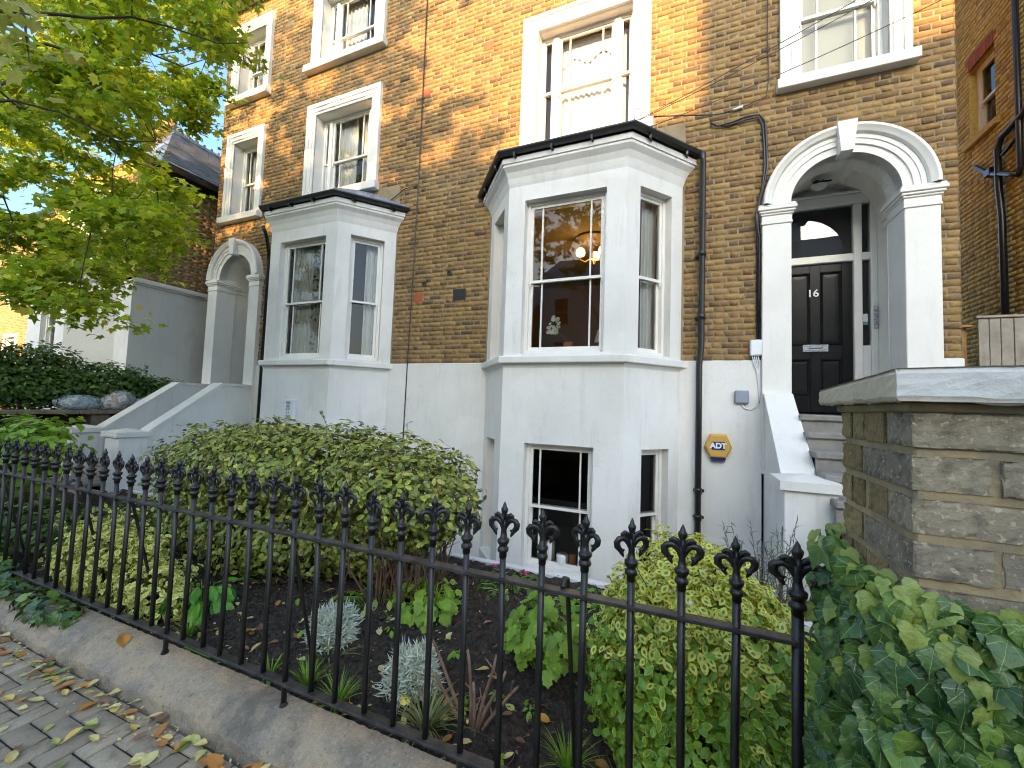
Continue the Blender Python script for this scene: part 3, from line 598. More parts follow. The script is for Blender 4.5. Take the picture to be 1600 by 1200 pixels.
def bay(house, cx):
    P = [(cx-1.376, D), (cx-.771, B), (cx+.771, B), (cx+1.376, D)]; out = {}
    cl = math.hypot(.605, .723)
    faces = [(frameM(*P[0], *P[1]), cl, [(.19, .735, 2.285, 4.345), (.19, .65, -.45, 1.14)]),
             (frameM(*P[1], *P[2]), 1.542, [(.235, 1.30, 2.285, 4.315), (.33, 1.21, -.42, 1.145)]),
             (frameM(*P[2], *P[3]), cl, [(.212, .75, 2.285, 4.345), (.30, .75, -.45, 1.14)])]
    w = MB()
    for M, L, hs in faces:
        for a, b, c, d in rects_minus(0, L, -.95, 4.52, hs):
            w.add([M @ Vector(v) for v in ((a, 0, c), (b, 0, c), (b, 0, d), (a, 0, d))], [(0, 1, 2, 3)])
    z = [(0, 4.52), (.012, 4.56), (.03, 4.63), (.062, 4.70), (.11, 4.755), (.11, 4.79), (.125, 4.79), (.125, 4.86)]
    for (d0, z0), (d1, z1) in zip(z, z[1:]): band(w, P, d0, z0, d1, z1)
    deck(w, P, .125, 4.86); deck(w, P, -.02, 4.50, False)
    bw = w.build('bay_window', 'white_render', house)
    s = MB()   # sill slab running round the bay, with a small cove below
    for (d0, z0), (d1, z1) in zip([(.0, 2.10), (.02, 2.155), (.07, 2.16), (.075, 2.17), (.075, 2.235), (.065, 2.247), (-.02, 2.262)], [(.02, 2.155), (.07, 2.16), (.075, 2.17), (.075, 2.235), (.065, 2.247), (-.02, 2.262)]): band(s, P, d0, z0, d1, z1)
    s.build('sill', 'white_paint', bw)
    g = MB()   # gutter
    for (d0, z0), (d1, z1) in zip([(.135, 4.885), (.155, 4.872), (.195, 4.885), (.212, 4.92), (.212, 4.938), (.20, 4.938)], [(.155, 4.872), (.195, 4.885), (.212, 4.92), (.212, 4.938), (.20, 4.938), (.15, 4.89)]): band(g, P, d0, z0, d1, z1)
    for d_, zz in ((.2, 4.9),):
        pts = offs(P, .15)
        for a, b in zip(pts, pts[1:]):
            for t in ((.25, .8) if abs(a[1]-b[1]) > .1 else (.12, .42, .72)):
                x, y = a[0]+(b[0]-a[0])*t, a[1]+(b[1]-a[1])*t; g.box(x-.012, x+.012, y-.05, y+.04, 4.835, 4.885)
    g.build('gutter', 'black_plastic', bw)
    r = MB(); a, b = offs(P, .19), offs(P, -.62)
    b = [(max(min(x, cx+.62), cx-.62), y) for x, y in b]; b[0] = (cx-.62, D); b[3] = (cx+.62, D); b[1] = (cx-.56, D-.02); b[2] = (cx+.56, D-.02)
    r.add([(x, y, 4.93) for x, y in a]+[(x, y, 5.40) for x, y in b], [(i, i+1, 4+i+1, 4+i) for i in range(3)])
    for i in (1, 2):   # hip rolls with a bent lead finial
        r.tube([(a[i][0], a[i][1], 4.94), (b[i][0], b[i][1], 5.41)], .02, 6)
    r.build('bay_roof', 'slate', bw)
    f = MB()
    for i in (1, 2): f.tube([(a[i][0], a[i][1]+.02, 4.95), (a[i][0]-.01, a[i][1]+.02, 5.05), (a[i][0]+.02, a[i][1]+.02, 5.10), (a[i][0]+.045, a[i][1]+.02, 5.07)], .006, 5)
    f.build('roof_hook', 'lead', bw)
    # slates of the right cant, stepped
    for k in range(5):
        t = k/5; t2 = (k+1.25)/5
        q = [tuple(Vector((*a[2], 4.945)).lerp(Vector((*b[2], 5.41)), t)), tuple(Vector((*a[3], 4.945)).lerp(Vector((*b[3], 5.41)), t)), tuple(Vector((*a[3], 4.945)).lerp(Vector((*b[3], 5.41)), t2)), tuple(Vector((*a[2], 4.945)).lerp(Vector((*b[2], 5.41)), t2))]
        for s_ in range(4):
            e = lambda p0, p1, u_: Vector(p0).lerp(Vector(p1), u_)
            c = [e(q[0], q[1], s_/4+.004), e(q[0], q[1], (s_+1)/4-.004), e(q[3], q[2], (s_+1)/4-.004), e(q[3], q[2], s_/4+.004)]
            c[0].z += .014; c[1].z += .014; lo = [v-Vector((0, 0, .012)) for v in c]
            MB().add(c+lo, [(0, 1, 2, 3), (0, 4, 5, 1), (1, 5, 6, 2), (3, 7, 4, 0)]).build('slate', 'slate', bw)
    (ML, _, hl), (MF, _, hf), (MR, _, hr) = faces
    for M, hs, rec, bars in ((ML, hl, .12, ()), (MF, hf, .10, (.17, .83)), (MR, hr, .10, ())):
        for i, h in enumerate(hs):
            sl = (h[0]-.03, h[1]+.03, h[2]-.055, h[2]-.002, .045) if i else None
            window(house, M, *h, rec=rec, bars=bars, sill=sl, split=.475 if not i else .49)
    # white curved brackets where the sill dies into the wall are part of the sill
    return faces, P
def archring(mb, cx, zc, r0, r1, y0, y1, n=28, a0=0, a1=math.pi):
    for i in range(n):
        t0, t1 = a0+(a1-a0)*i/n, a0+(a1-a0)*(i+1)/n
        p = lambda r, t, y: (cx+r*math.cos(t), y, zc+r*math.sin(t))
        mb.quad(p(r0, t0, y0), p(r1, t0, y0), p(r1, t1, y0), p(r0, t1, y0))
        mb.quad(p(r1, t0, y0), p(r1, t0, y1), p(r1, t1, y1), p(r1, t1, y0)); mb.quad(p(r0, t0, y0), p(r0, t1, y0), p(r0, t1, y1), p(r0, t0, y1))
def porch(house, cx, zs=4.09, zf=1.62, back=6.5):
    pr = bpy.data.objects.new('porch', None); COL.objects.link(pr); pr.location = (cx, D, zf); setpar(pr, house)
    for sgn in (-1, 1):
        a, b = sorted((cx+sgn*.805, cx+sgn*.51))
        p = MB(); p.bbox(a, b, 5.56, 5.96, zf-.7, 3.86, .006); p.build('pilaster', 'white_paint', pr)
        c = MB(); c.bbox(a-.012, b+.012, 5.548, 5.972, 3.86, 3.885, .004); c.bbox(a-.006, b+.006, 5.556, 5.964, 3.885, 3.965, .004)
        for k, (o, z0, z1) in enumerate(((.018, 3.965, 3.99), (.034, 3.99, 4.02), (.05, 4.02, 4.062), (.04, 4.062, 4.09))): c.bbox(a-o, b+o, 5.56-o, 5.96+o, z0, z1, .006)
        c.build('capital', 'white_paint', pr)
    for r0, r1, d in ((.51, .595, .035), (.595, .655, .055), (.655, .70, .066)):
        m_ = MB(); archring(m_, cx, zs, r0, r1, D-.02-d, D+.1); m_.build('archivolt', 'white_paint', pr)
    m_ = MB()
    prof = [(.70, .07), (.715, .10), (.74, .115), (.765, .135), (.785, .135), (.80, .12), (.80, -.05)]
    n = 30
    V = [(cx+r*math.cos(math.pi*i/n), D-.02-d, zs+r*math.sin(math.pi*i/n)) for i in range(n+1) for r, d in prof]; k = len(prof)
    m_.add(V, [(i*k+j, i*k+j+1, (i+1)*k+j+1, (i+1)*k+j) for i in range(n) for j in range(k-1)])
    m_.build('hood_mould', 'white_paint', pr, smooth=False)
    ks = MB(); ks.add([(cx-.058, 5.475, zs+.478), (cx+.058, 5.475, zs+.478), (cx+.092, 5.46, zs+.815), (cx-.092, 5.46, zs+.815), (cx-.058, 5.66, zs+.478), (cx+.058, 5.66, zs+.478), (cx+.092, 5.66, zs+.815), (cx-.092, 5.66, zs+.815)],
                      [(0, 1, 2, 3), (4, 7, 6, 5), (0, 4, 5, 1), (1, 5, 6, 2), (2, 6, 7, 3), (3, 7, 4, 0)]); ks.build('keystone', 'white_paint', pr)
    i_ = MB(); archring(i_, cx, zs, .51, .515, 5.60, 5.96)
    n = 24   # vault, side walls, spandrel over the inner arch
    for i in range(n):
        t0, t1 = math.pi*i/n, math.pi*(i+1)/n; p = lambda r, t, y: (cx+r*math.cos(t), y, zs+r*math.sin(t))
        i_.quad(p(.585, t0, 5.96), p(.585, t0, back+.05), p(.585, t1, back+.05), p(.585, t1, 5.96)); i_.quad(p(.51, t0, 5.96), p(.59, t0, 5.96), p(.59, t1, 5.96), p(.51, t1, 5.96))
    for sgn in (-1, 1):
        x = cx+sgn*.585; i_.quad((x, 5.95, zf), (x, back+.05, zf), (x, back+.05, zs), (x, 5.95, zs)); i_.quad((x, 5.96, zf), (cx+sgn*.505, 5.96, zf), (cx+sgn*.505, 5.96, zs), (x, 5.96, zs))
        i_.bbox(min(x, x-sgn*.05), max(x, x-sgn*.05), 5.97, 6.25, 3.99, 4.085, .01); i_.bbox(min(x, x-sgn*.03), max(x, x-sgn*.03), 5.97, 6.24, 3.90, 3.99, .01)
    i_.box(cx-.6, cx+.6, back+.06, back+.12, zf, zs+.62)
    i_.build('porch_lining', 'white_gloss', pr)
    return pr
def brick_wall(house, name, x0, x1, z0, z1, holes, M, mat, n_single, test=None, extra=None, seed=1, sel=None, pitch=.075):
    b = MB(M)
    for a, c, d, e in rects_minus(x0, x1, z0, z1, holes): b.quad((a, .006, d), (c, .006, d), (c, .006, e), (a, .006, e))
    if extra: extra(b)
    w = b.build(name, 'mortar', house)
    if mat: brickwork(w, lay(x0, x1, z0, z1, holes, test, seed=seed, pitch=pitch), M, mat, n_single, sel=sel)
    return w
def arch_fill(cx, zs=4.09):
    def f(b):
        n = 24
        for i in range(n):
            xa, xb = -.56+1.12*i/n, -.56+1.12*(i+1)/n; g = lambda x: math.sqrt(max(.56**2-x*x, 0))
            b.quad((cx+xa, .011, zs+g(xa)), (cx+xb, .011, zs+g(xb)), (cx+xb, .011, zs+.86), (cx+xa, .011, zs+.86))
        for sg in (-1, 1): b.quad((cx+sg*.56, .011, zs), (cx+sg*.83, .011, zs), (cx+sg*.83, .011, zs+.86), (cx+sg*.56, .011, zs+.86))
    return f
def arch_test(cx, zs=4.09):
    return lambda p, q, a, b: any(math.hypot(x-cx, z-zs) < .62 for x in (p, q, (p+q)/2) for z in (a, b))
SEAM = -3.62; XR = 2.615; XL = -9.62; CR, CL = -1.436, -6.02; AR, AL = 1.63, -8.77
def rend(house, x0, x1, holes):
    last = None; b = None
    for a, c, d, e in sorted(rects_minus(x0, x1, -.95, 2.24, holes)):
        if any(h[0] < (a+c)/2 < h[1] for h in holes): continue
        if b is None or a > last+1e-4:
            if b: b.build('rendered_base', 'white_render', house)
            b = MB(M0)
        b.quad((a, -.022, d), (c, -.022, d), (c, -.022, e), (a, -.022, e)); last = c
        if e > 2.2: b.add([(a, -.022, e), (c, -.022, e), (c, .012, e+.018), (a, .012, e+.018)], [(0, 1, 2, 3)])
    b.build('rendered_base', 'white_render', house)
# ---- right house
hR = thing('house', 'yellow brick and white stucco house with a round-headed porch over the black door 16', 'house', (-.5, D, 0))
T = (-2.12, -.73, 5.5, 7.33); RT = (1.20, 2.06, 5.62, 7.40)
holes = [(-2.37, -.48, 5.3, 7.56), (1.02, 2.25, 5.5, 7.60), (AR-.80, AR+.80, 1.0, 4.09), (CR-1.40, CR+1.40, 2.0, 5.42)]
back = holes[:2]+[(AR-.83, AR+.83, 1.0, 4.95), (CR-1.33, CR+1.33, 2.0, 4.9)]
back[0] = T; back[1] = RT
wR = brick_wall(hR, 'wall', SEAM, XR, 2.25, TOP, back, M0, None, 0, extra=arch_fill(AR))
brickwork(wR, lay(SEAM, XR, 2.25, TOP, holes, arch_test(AR), seed=4), M0, 'stock_brick', 300)
rend(hR, SEAM, XR, [(AR-.80, AR+.80, .9, 3), (CR-1.36, CR+1.36, -1, 3)])
Ms = frameM(XR, D, XR, D+4.3)      # side wall of the passage
brick_wall(hR, 'side_wall', 0, 4.3, -.9, TOP, [], Ms, 'stock_brick', 0, seed=9)
facesR, PR = bay(hR, CR)
window(hR, M0, *T, rec=.14, lights=(.13, .105), bars=(.2, .8), arch=(0, [(0, .235, .045), (.19, .245, .06)]), sill=(-2.42, -.43, 5.36, 5.5, .14), split=.52)
window(hR, M0, *RT, rec=.14, bars=(.25, .75), arch=(0, [(0, .18, .03), (.03, .07, .045), (.12, .185, .06)]), sill=(.98, 2.30, 5.5, 5.62, .11), split=.50)
pR = porch(hR, AR)
# ---- left house
hL = thing('house', 'matching left-hand house with tree shadows on its brick and a bay with patterned curtains', 'house', (-6.6, D, 0))
A = (-6.74, -5.34, 5.52, 7.17); Bw = (-9.16, -8.39, 5.46, 7.12); Cw = (-6.74, -5.34, 8.2, 9.66); Dw = (-9.18, -8.37, 8.12, 9.62)
sur = [(-6.95, -5.12, 5.36, 7.40), (-9.38, -8.18, 5.34, 7.35), (-7.0, -5.11, 8.05, 9.90), (-9.40, -8.14, 7.97, 9.85)]
holes = sur+[(AL-.80, AL+.80, 1.0, 4.09), (CL-1.40, CL+1.40, 2.0, 5.38)]
back = [A, Bw, Cw, Dw, (AL-.83, AL+.83, 1.0, 4.95), (CL-1.33, CL+1.33, 2.0, 4.9)]
wL = brick_wall(hL, 'wall', XL, SEAM, 2.25, TOP, back, M0, None, 0, extra=arch_fill(AL))
brickwork(wL, lay(XL, SEAM, 2.25, TOP, holes, arch_test(AL), seed=5), M0, 'stock_brick', 300)
rend(hL, XL, SEAM, [(AL-.80, AL+.80, .9, 3), (CL-1.36, CL+1.36, -1, 3)])
brick_wall(hL, 'side_wall', 0, 4.3, -.9, TOP, [], frameM(XL, D+4.3, XL, D), 'dark_stock_brick', 0, seed=8)
facesL, PL = bay(hL, CL)
ar = [(0, .05, .02), (.05, .13, .035), (.13, .21, .05)]
window(hL, M0, *A, rec=.20, lights=(.11, .085), bars=(.18, .82), arch=(0, ar), sill=(-7.0, -5.09, 5.38, 5.52, .12), split=.46)
window(hL, M0, *Bw, rec=.20, bars=(.25, .75), arch=(0, ar), sill=(-9.42, -8.14, 5.33, 5.46, .12), split=.5)
window(hL, M0, *Cw, rec=.20, lights=(.11, .085), bars=(.18, .82), arch=(0, ar), sill=(-7.06, -5.07, 8.06, 8.2, .13), split=.45)
window(hL, M0, *Dw, rec=.20, bars=(.25, .75), arch=(0, ar), sill=(-9.43, -8.11, 7.98, 8.12, .13), split=.5)
pL = porch(hL, AL)
for h, x0, x1 in ((hR, SEAM, XR+.25), (hL, XL-.25, SEAM)):
    e = MB(); e.bbox(x0, x1, D-.32, D+.1, TOP, TOP+.07, .005); e.bbox(x0, x1, D-.36, D-.30, TOP-.02, TOP+.18, .005); e.build('eaves', 'white_paint', h)
    r = MB(); r.quad((x0, D-.42, TOP+.16), (x1, D-.42, TOP+.16), (x1, D+2.2, TOP+1.5), (x0, D+2.2, TOP+1.5)); r.quad((x0, D+2.2, TOP+1.5), (x1, D+2.2, TOP+1.5), (x1, D+4.3, TOP), (x0, D+4.3, TOP)); r.build('roof', 'slate', h)
    MB().quad((x0, D+4.3, -1), (x1, D+4.3, -1), (x1, D+4.3, TOP), (x0, D+4.3, TOP)).build('rear_wall', 'dark_stock_brick', h)
# rooms behind the glass
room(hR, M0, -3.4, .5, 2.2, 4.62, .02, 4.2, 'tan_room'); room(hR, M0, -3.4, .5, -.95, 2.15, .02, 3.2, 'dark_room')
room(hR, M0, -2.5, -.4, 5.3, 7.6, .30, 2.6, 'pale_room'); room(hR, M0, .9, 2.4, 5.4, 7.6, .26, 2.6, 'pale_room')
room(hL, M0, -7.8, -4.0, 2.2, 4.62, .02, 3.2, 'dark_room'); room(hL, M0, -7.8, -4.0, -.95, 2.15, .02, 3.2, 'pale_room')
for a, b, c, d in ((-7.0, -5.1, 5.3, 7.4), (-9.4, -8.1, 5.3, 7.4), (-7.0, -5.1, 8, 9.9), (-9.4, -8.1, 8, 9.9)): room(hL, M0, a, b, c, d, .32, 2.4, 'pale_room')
for h, P in ((hR, PR), (hL, PL)):
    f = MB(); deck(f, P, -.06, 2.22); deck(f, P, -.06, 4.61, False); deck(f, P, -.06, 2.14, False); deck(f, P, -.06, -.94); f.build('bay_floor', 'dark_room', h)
# ---- front door of the right house
def front_door(pr, x0, x1, y, z0, z1):
    d = MB(); d.box(x0, x1, y+.015, y+.05, z0, z1)
    zm0, zm1, xm = z0+.70, z0+.88, (x0+x1)/2; st = .11
    for a, b in ((x0, x0+st), (x1-st, x1), (xm-.055, xm+.055)): d.bbox(a, b, y, y+.02, z0, z1, .003)
    for a, b in ((x0+st, xm-.055), (xm+.055, x1-st)):
        for c, e in ((z0, z0+.22), (zm0, zm1), (z1-.11, z1)): d.bbox(a, b, y+.0005, y+.02, c, e, .003)
    o = d.build('door', 'black_paint', pr)
    for a, b in ((x0+st, xm-.055), (xm+.055, x1-st)):
        for c, e in ((z0+.22, zm0), (zm1, z1-.11)):
            p = MB(); q = [(a, c), (b, c), (b, e), (a, e)]
            for i0, i1, ya, yb in ((.0, .012, .0, -.010), (.012, .028, -.010, .004), (.028, .034, .004, .012), (.034, .07, .012, .010)):
                r0 = [(a+i0, c+i0), (b-i0, c+i0), (b-i0, e-i0), (a+i0, e-i0)]; r1 = [(a+i1, c+i1), (b-i1, c+i1), (b-i1, e-i1), (a+i1, e-i1)]
                p.add([(x, y+ya, z) for x, z in r0]+[(x, y+yb, z) for x, z in r1], [(i, (i+1) % 4, 4+(i+1) % 4, 4+i) for i in range(4)])
            p.quad((a+.07, y+.010, c+.07), (b-.07, y+.010, c+.07), (b-.07, y+.010, e-.07), (a+.07, y+.010, e-.07))
            p.build('door_panel', 'black_paint', o)
    return o
dR = front_door(pR, 1.17, 1.97, 6.50, 1.66, 3.62)
text('number', '16', (1.545, 6.493, 3.23), .135, 'white_letter', dR, bold=.0012)
lb = MB(); lb.bbox(1.43, 1.71, 6.485, 6.502, 2.455, 2.55, .004); lb.bbox(1.455, 1.685, 6.476, 6.488, 2.472, 2.533, .004); lb.tube([(1.50, 6.478, 2.535), (1.50, 6.462, 2.50), (1.64, 6.462, 2.50), (1.64, 6.478, 2.535)], .006, 6); lb.build('letterbox', 'chrome', dR)
f = MB()
for a, b, c, d in ((1.05, 1.168, 1.64, 4.37), (1.972, 2.06, 1.64, 4.37), (2.145, 2.215, 1.64, 4.37)): f.bbox(a, b, 6.45, 6.55, c, d, .008)
for a, b, c, d in ((1.168, 1.972, 3.622, 3.72), (2.06, 2.145, 3.622, 3.72), (2.06, 2.145, 1.64, 2.52)): f.bbox(a, b, 6.455, 6.545, c, d, .008)
f.bbox(1.05, 2.215, 6.44, 6.56, 4.37, 4.50, .01); f.bbox(1.05, 2.215, 6.41, 6.56, 4.50, 4.53, .006); f.build('door_frame', 'white_gloss', pR)
for a, b, c, d in ((1.168, 1.972, 3.72, 4.37), (2.06, 2.145, 2.52, 3.622), (2.06, 2.145, 3.72, 4.37)): MB().quad((a, 6.50, c), (b, 6.50, c), (b, 6.50, d), (a, 6.50, d)).build('pane', 'window_glass', pR)
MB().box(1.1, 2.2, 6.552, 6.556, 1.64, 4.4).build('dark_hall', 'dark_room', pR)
st = MB(); st.box(2.068, 2.122, 6.496, 6.499, 2.83, 2.93); o = st.build('sticker', 'white_plastic', pR); MB().box(2.068, 2.122, 6.4955, 6.4985, 2.79, 2.828).build('sticker', 'teal_bag', pR)
ic = MB(); ic.bbox(2.165, 2.205, 6.435, 6.452, 2.73, 3.02, .003)
o = ic.build('door_intercom', 'chrome', None, label='slim metal entry intercom with buttons on the frame right of the black door', cat='intercom')
for k in range(4): MB().lathe([(.008, 0), (.008, .004), (.005, .006)], n=8).build('button', 'grey_letter', o).matrix_basis = Matrix.Translation((2.178, 6.435, 2.78+.06*k)) @ Matrix.Rotation(R(90), 4, 'X')
for k in range(3): text('flat_letter', 'ABC'[2-k], (2.196, 6.4335, 2.80+.075*k), .03, 'grey_letter', o)
pl = MB(); pl.bbox(1.50, 1.60, 6.20, 6.28, 4.60, 4.63, .005); pl.bbox(1.46, 1.66, 6.12, 6.14, 4.555, 4.575, .004); o = pl.build('porch_light', 'black_paint', None, label='small black light fitting under the porch vault over door 16', cat='light fitting')
MB().lathe([(.03, 4.50), (.085, 4.53), (.09, 4.57), (.05, 4.60)], (1.55, 6.21), 14).build('shade', 'ceramic', o, True)
front_door(pL, AL-.40, AL+.40, 6.50, 1.66, 3.62)
f = MB(); f.bbox(AL-.58, AL-.402, 6.45, 6.55, 1.64, 4.4, .008); f.bbox(AL+.402, AL+.58, 6.45, 6.55, 1.64, 4.4, .008); f.bbox(AL-.402, AL+.402, 6.455, 6.545, 3.62, 3.74, .008); f.build('door_frame', 'white_gloss', pL)
# ---- downpipes, vents, odd red bricks
p = MB(); p.tube([(.165, 5.50, 4.88), (.175, 5.545, 4.78), (.175, 5.555, 2.4), (.155, 5.555, 2.2), (.155, 5.545, 1.9), (.155, 5.545, -.93)], .037, 10)
for z in (3.55, 2.75, .62, .30): p.lathe([(.045, z), (.045, z+.07), (.038, z+.075)], (.175 if z > 2.3 else .155, 5.552), 10); p.box(.10, .225, 5.60, 5.64, z+.02, z+.05)
o = p.build('downpipe', 'black_plastic', hR, True)
p = MB(); p.tube([(-7.52, 5.24, 4.90), (-7.55, 5.36, 4.74), (-7.66, 5.50, 4.50), (-7.70, 5.545, 4.3), (-7.70, 5.55, -.93)], .034, 8)
p.build('downpipe', 'black_plastic', hL, True)
v = MB(); v.box(-3.45, -3.225, D-.012, D, 3.265, 3.44)
for k in range(6): v.box(-3.44, -3.235, D-.018, D-.010, 3.275+k*.028, 3.288+k*.028)
v.build('air_vent', 'black_plastic', hR)
for x, z in ((-3.54, 3.72), (-4.02, 3.58)):
    MB().lathe([(.03, -.004), (.045, .0), (.045, .014), (.03, .018), (.028, .004)], n=14).build('pipe_outlet', 'black_plastic', hR if x > SEAM else hL).matrix_basis = Matrix.Translation((x, D+.004, z)) @ Matrix.Rotation(R(90), 4, 'X')
for x, z, h in ((-4.20, 3.28, hL), (-4.25, 6.85, hL), (-3.08, 7.33, hR)):
    MB().bbox(x, x+.17, D-.006, D+.02, z, z+.15, .004).build('vent_brick', 'red_brick', h)
# ---- front steps
def steps(label, cx, y0, slope_top, y_pier, zlow, zt=1.62):
    t = thing('front_steps', label, 'steps', (cx, 4.6, 0)); n = 9
    for k in range(n):
        z = zt-(zt-.10)/n*k; y = y0-.27*k
        MB().bbox(cx-.53, cx+.53, y-.05, y+.30 if k else 6.5, z-.06, z, .01).build('tread', 'stone_step', t)
        MB().box(cx-.52, cx+.52, y-.02, y+.02, z-.2, z-.061).build('riser', 'stone_step', t)
    for sg in (-1, 1):
        a, b = sorted((cx+sg*.80, cx+sg*.52)); k = (1.80-zlow)/(slope_top-y_pier)
        prof = [(5.66, -.95), (5.66, 1.80), (slope_top, 1.80), (y_pier, zlow), (y_pier, -.95)]
        MB().prism(prof, 'x', a+.025, b-.025).build('parapet', 'white_render', t)
        cp = [(5.66, 1.80), (5.66, 1.85), (slope_top-.02, 1.85), (y_pier, zlow+.05), (y_pier, zlow), (slope_top, 1.80)]
        MB().prism(cp, 'x', a, b).build('coping', 'white_paint', t)
        pa, pb = a-.05, b+.05
        MB().bbox(pa, pb, y_pier-.36, y_pier+.02, -.95, zlow+.0, .008).build('pier', 'white_render', t)
        c = MB(); z0 = zlow; x0_, x1_, ya, yb = pa-.035, pb+.035, y_pier-.40, y_pier+.055
        c.add([(x0_, ya, z0), (x1_, ya, z0), (x1_, yb, z0), (x0_, yb, z0), (x0_, ya, z0+.075), (x1_, ya, z0+.075), (x1_, yb, z0+.075), (x0_, yb, z0+.075), ((x0_+x1_)/2, (ya+yb)/2, z0+.125)],
              [(3, 2, 1, 0), (0, 1, 5, 4), (1, 2, 6, 5), (2, 3, 7, 6), (3, 0, 4, 7), (4, 5, 8), (5, 6, 8), (6, 7, 8), (7, 4, 8)])
        c.build('pier_cap', 'white_paint', t)
    return t
steps('grey stone steps between white parapets up to door 16', AR, 5.15, 5.48, 4.52, .98)
steps('white parapet steps with two capped piers beyond the left hedge', AL, 5.45, 5.02, 3.86, .92, 1.22)
# ---------------------------------------------------------------- right neighbour: amber brick flank
XN = 4.30; k_ = XN/3.7
hN = thing('house', 'amber brick side wall of the next house with pipes and a small sash window', 'house', (XN, 9, 0))
MN = frameM(XN, 16.0, XN, 6.6)     # local x runs towards the camera
def nx_(y): return 16.0-y*k_
def nz(z): return 1.6+(z-1.6)*k_
NW = (nx_(7.70), nx_(7.17), nz(5.56), nz(6.62))
hol = [(NW[0], NW[1], NW[2]-.12, NW[3]+.22)]
wN = brick_wall(hN, 'wall', 0, 9.4, 1.0, 10.0, [NW], MN, None, 0)
brickwork(wN, lay(0, 9.4, 1.0, 10.0, hol, seed=12), MN, 'amber_brick', 300, sel=lambda b: b[0] > nx_(8.2) and b[2] < 9)
window(hN, MN, *NW, rec=.10, bars=(), pm='cream_gloss', reveal='amber_brick', sill=(NW[0]-.09, NW[1]+.09, NW[2]-.10, NW[2], .06))
for i in range(9):
    a = NW[0]-.06+i*(NW[1]-NW[0]+.12)/9; MB(MN).bbox(a+.004, a+(NW[1]-NW[0]+.12)/9-.004, -.003, .03, NW[3]+.0, NW[3]+.215, .004).build('arch_brick', 'red_dressing_brick', hN)
room(hN, MN, NW[0]-.3, NW[1]+.3, NW[2]-.2, NW[3]+.2, .22, 2.2, 'dark_room')
def pipe(pts, r, n=8): return MB().tube([(XN-.06, y*k_, nz(z)) for y, z in pts], r, n).build('soil_pipe', 'black_plastic', hN, True)
pipe([(6.69, 7.2), (6.69, 4.66), (6.72, 4.58), (6.85, 4.66), (7.20, 4.86), (7.24, 4.88)], .036)
pipe([(6.30, 5.5), (6.60, 5.27), (6.98, 5.22), (7.06, 5.10), (7.06, 4.6), (7.02, 4.2), (7.0, 1.6)], .042)
pipe([(7.20, 4.86), (7.24, 4.88), (7.50, 5.12)], .03)
pipe([(6.70, 5.05), (6.98, 4.98)], .024)
MB().bbox(XN-.1, XN, 7.16*k_, 7.28*k_, nz(4.83), nz(4.93), .01).build('hopper', 'black_plastic', hN)
e = MB(); e.quad((XN-.1, 6.5, 10.0), (10, 6.5, 10.0), (10, 16, 10.0), (XN-.1, 16, 10.0)); e.build('roof', 'slate', hN)
Mf = frameM(XN, 6.6, 10, 6.6); brick_wall(hN, 'front_wall', 0, 5.7, -.5, 10.0, [], Mf, 'amber_brick', 0, seed=3)
# timber side gate between the houses
t = thing('timber_fence', 'weathered grey board fence closing the passage beyond the brick pier', 'fence', (3.6, 7.0, 1))
x = 3.30
while x < 4.24:
    w = rnd.uniform(.095, .115); MB().bbox(x, x+w-.006, 6.80+rnd.uniform(0, .01), 6.825, 1.0, 2.87+rnd.uniform(-.006, .006), .003).build('board', 'timber_grey', t); x += w
MB().bbox(3.27, 4.29, 6.78, 6.85, 2.875, 2.905, .004).build('top_rail', 'timber_grey', t)
t = thing('timber_fence', 'orange-brown board panel standing between the house corner and the grey boards', 'fence', (3.0, 6.9, 1))
for k in range(9):
    a = 2.66+k*.066; MB().bbox(a, a+.061, 6.88+k*.006, 6.90+k*.006, 1.0, 2.78, .003).build('board', 'timber_brown', t)
MB().bbox(2.64, 3.28, 6.86, 6.95, 2.782, 2.81, .004).build('top_rail', 'timber_brown', t)
# ---------------------------------------------------------------- left neighbour
hW = thing('house', 'white-based brick house behind the dark hedge on the left with a blue-grey slate roof', 'house', (-13, 6, 0))
XW = -10.75
Mw = frameM(XW, 4.78, XW, 12)        # flank, faces the camera's right: local x runs away from the camera
Mw = Matrix(((0, -1, 0, XW), (1, 0, 0, 4.78), (0, 0, 1, 0), (0, 0, 0, 1)))
wW = brick_wall(hW, 'wall', 0, 6, 4.06, 6.75, [], Mw, None, 0)
brickwork(wW, [b for b in lay(.24, 6, 4.06, 6.75, [], seed=2)], Mw, 'dark_stock_brick', 120, sel=lambda b: b[1] < 1.7)
for k in range(12):     # quoins: stock and red dressings at the front corner
    z = 4.08+k*.225; MB(Mw).bbox(0, .23 if k % 2 else .115, -.006, .05, z, z+.215, .004).build('quoin', 'red_dressing_brick' if k % 3 == 1 else 'dark_stock_brick', hW)
MB(Mw).add([(-.02, -.02, -.5), (6, -.02, -.5), (6, -.02, 3.95), (-.02, -.02, 3.95)], [(0, 1, 2, 3)]).build('rendered_base', 'white_render', hW)
c = MB(Mw); c.bbox(-.03, 6, -.09, .02, 3.94, 4.0, .006); c.bbox(-.02, 6, -.06, .02, 3.90, 3.94, .006); c.bbox(-.02, 6, -.045, .02, 4.0, 4.05, .006); c.build('string_course', 'white_paint', hW)
r = MB(); a0, b0 = (XW+.30, 6.62), (-12.7, 8.55)
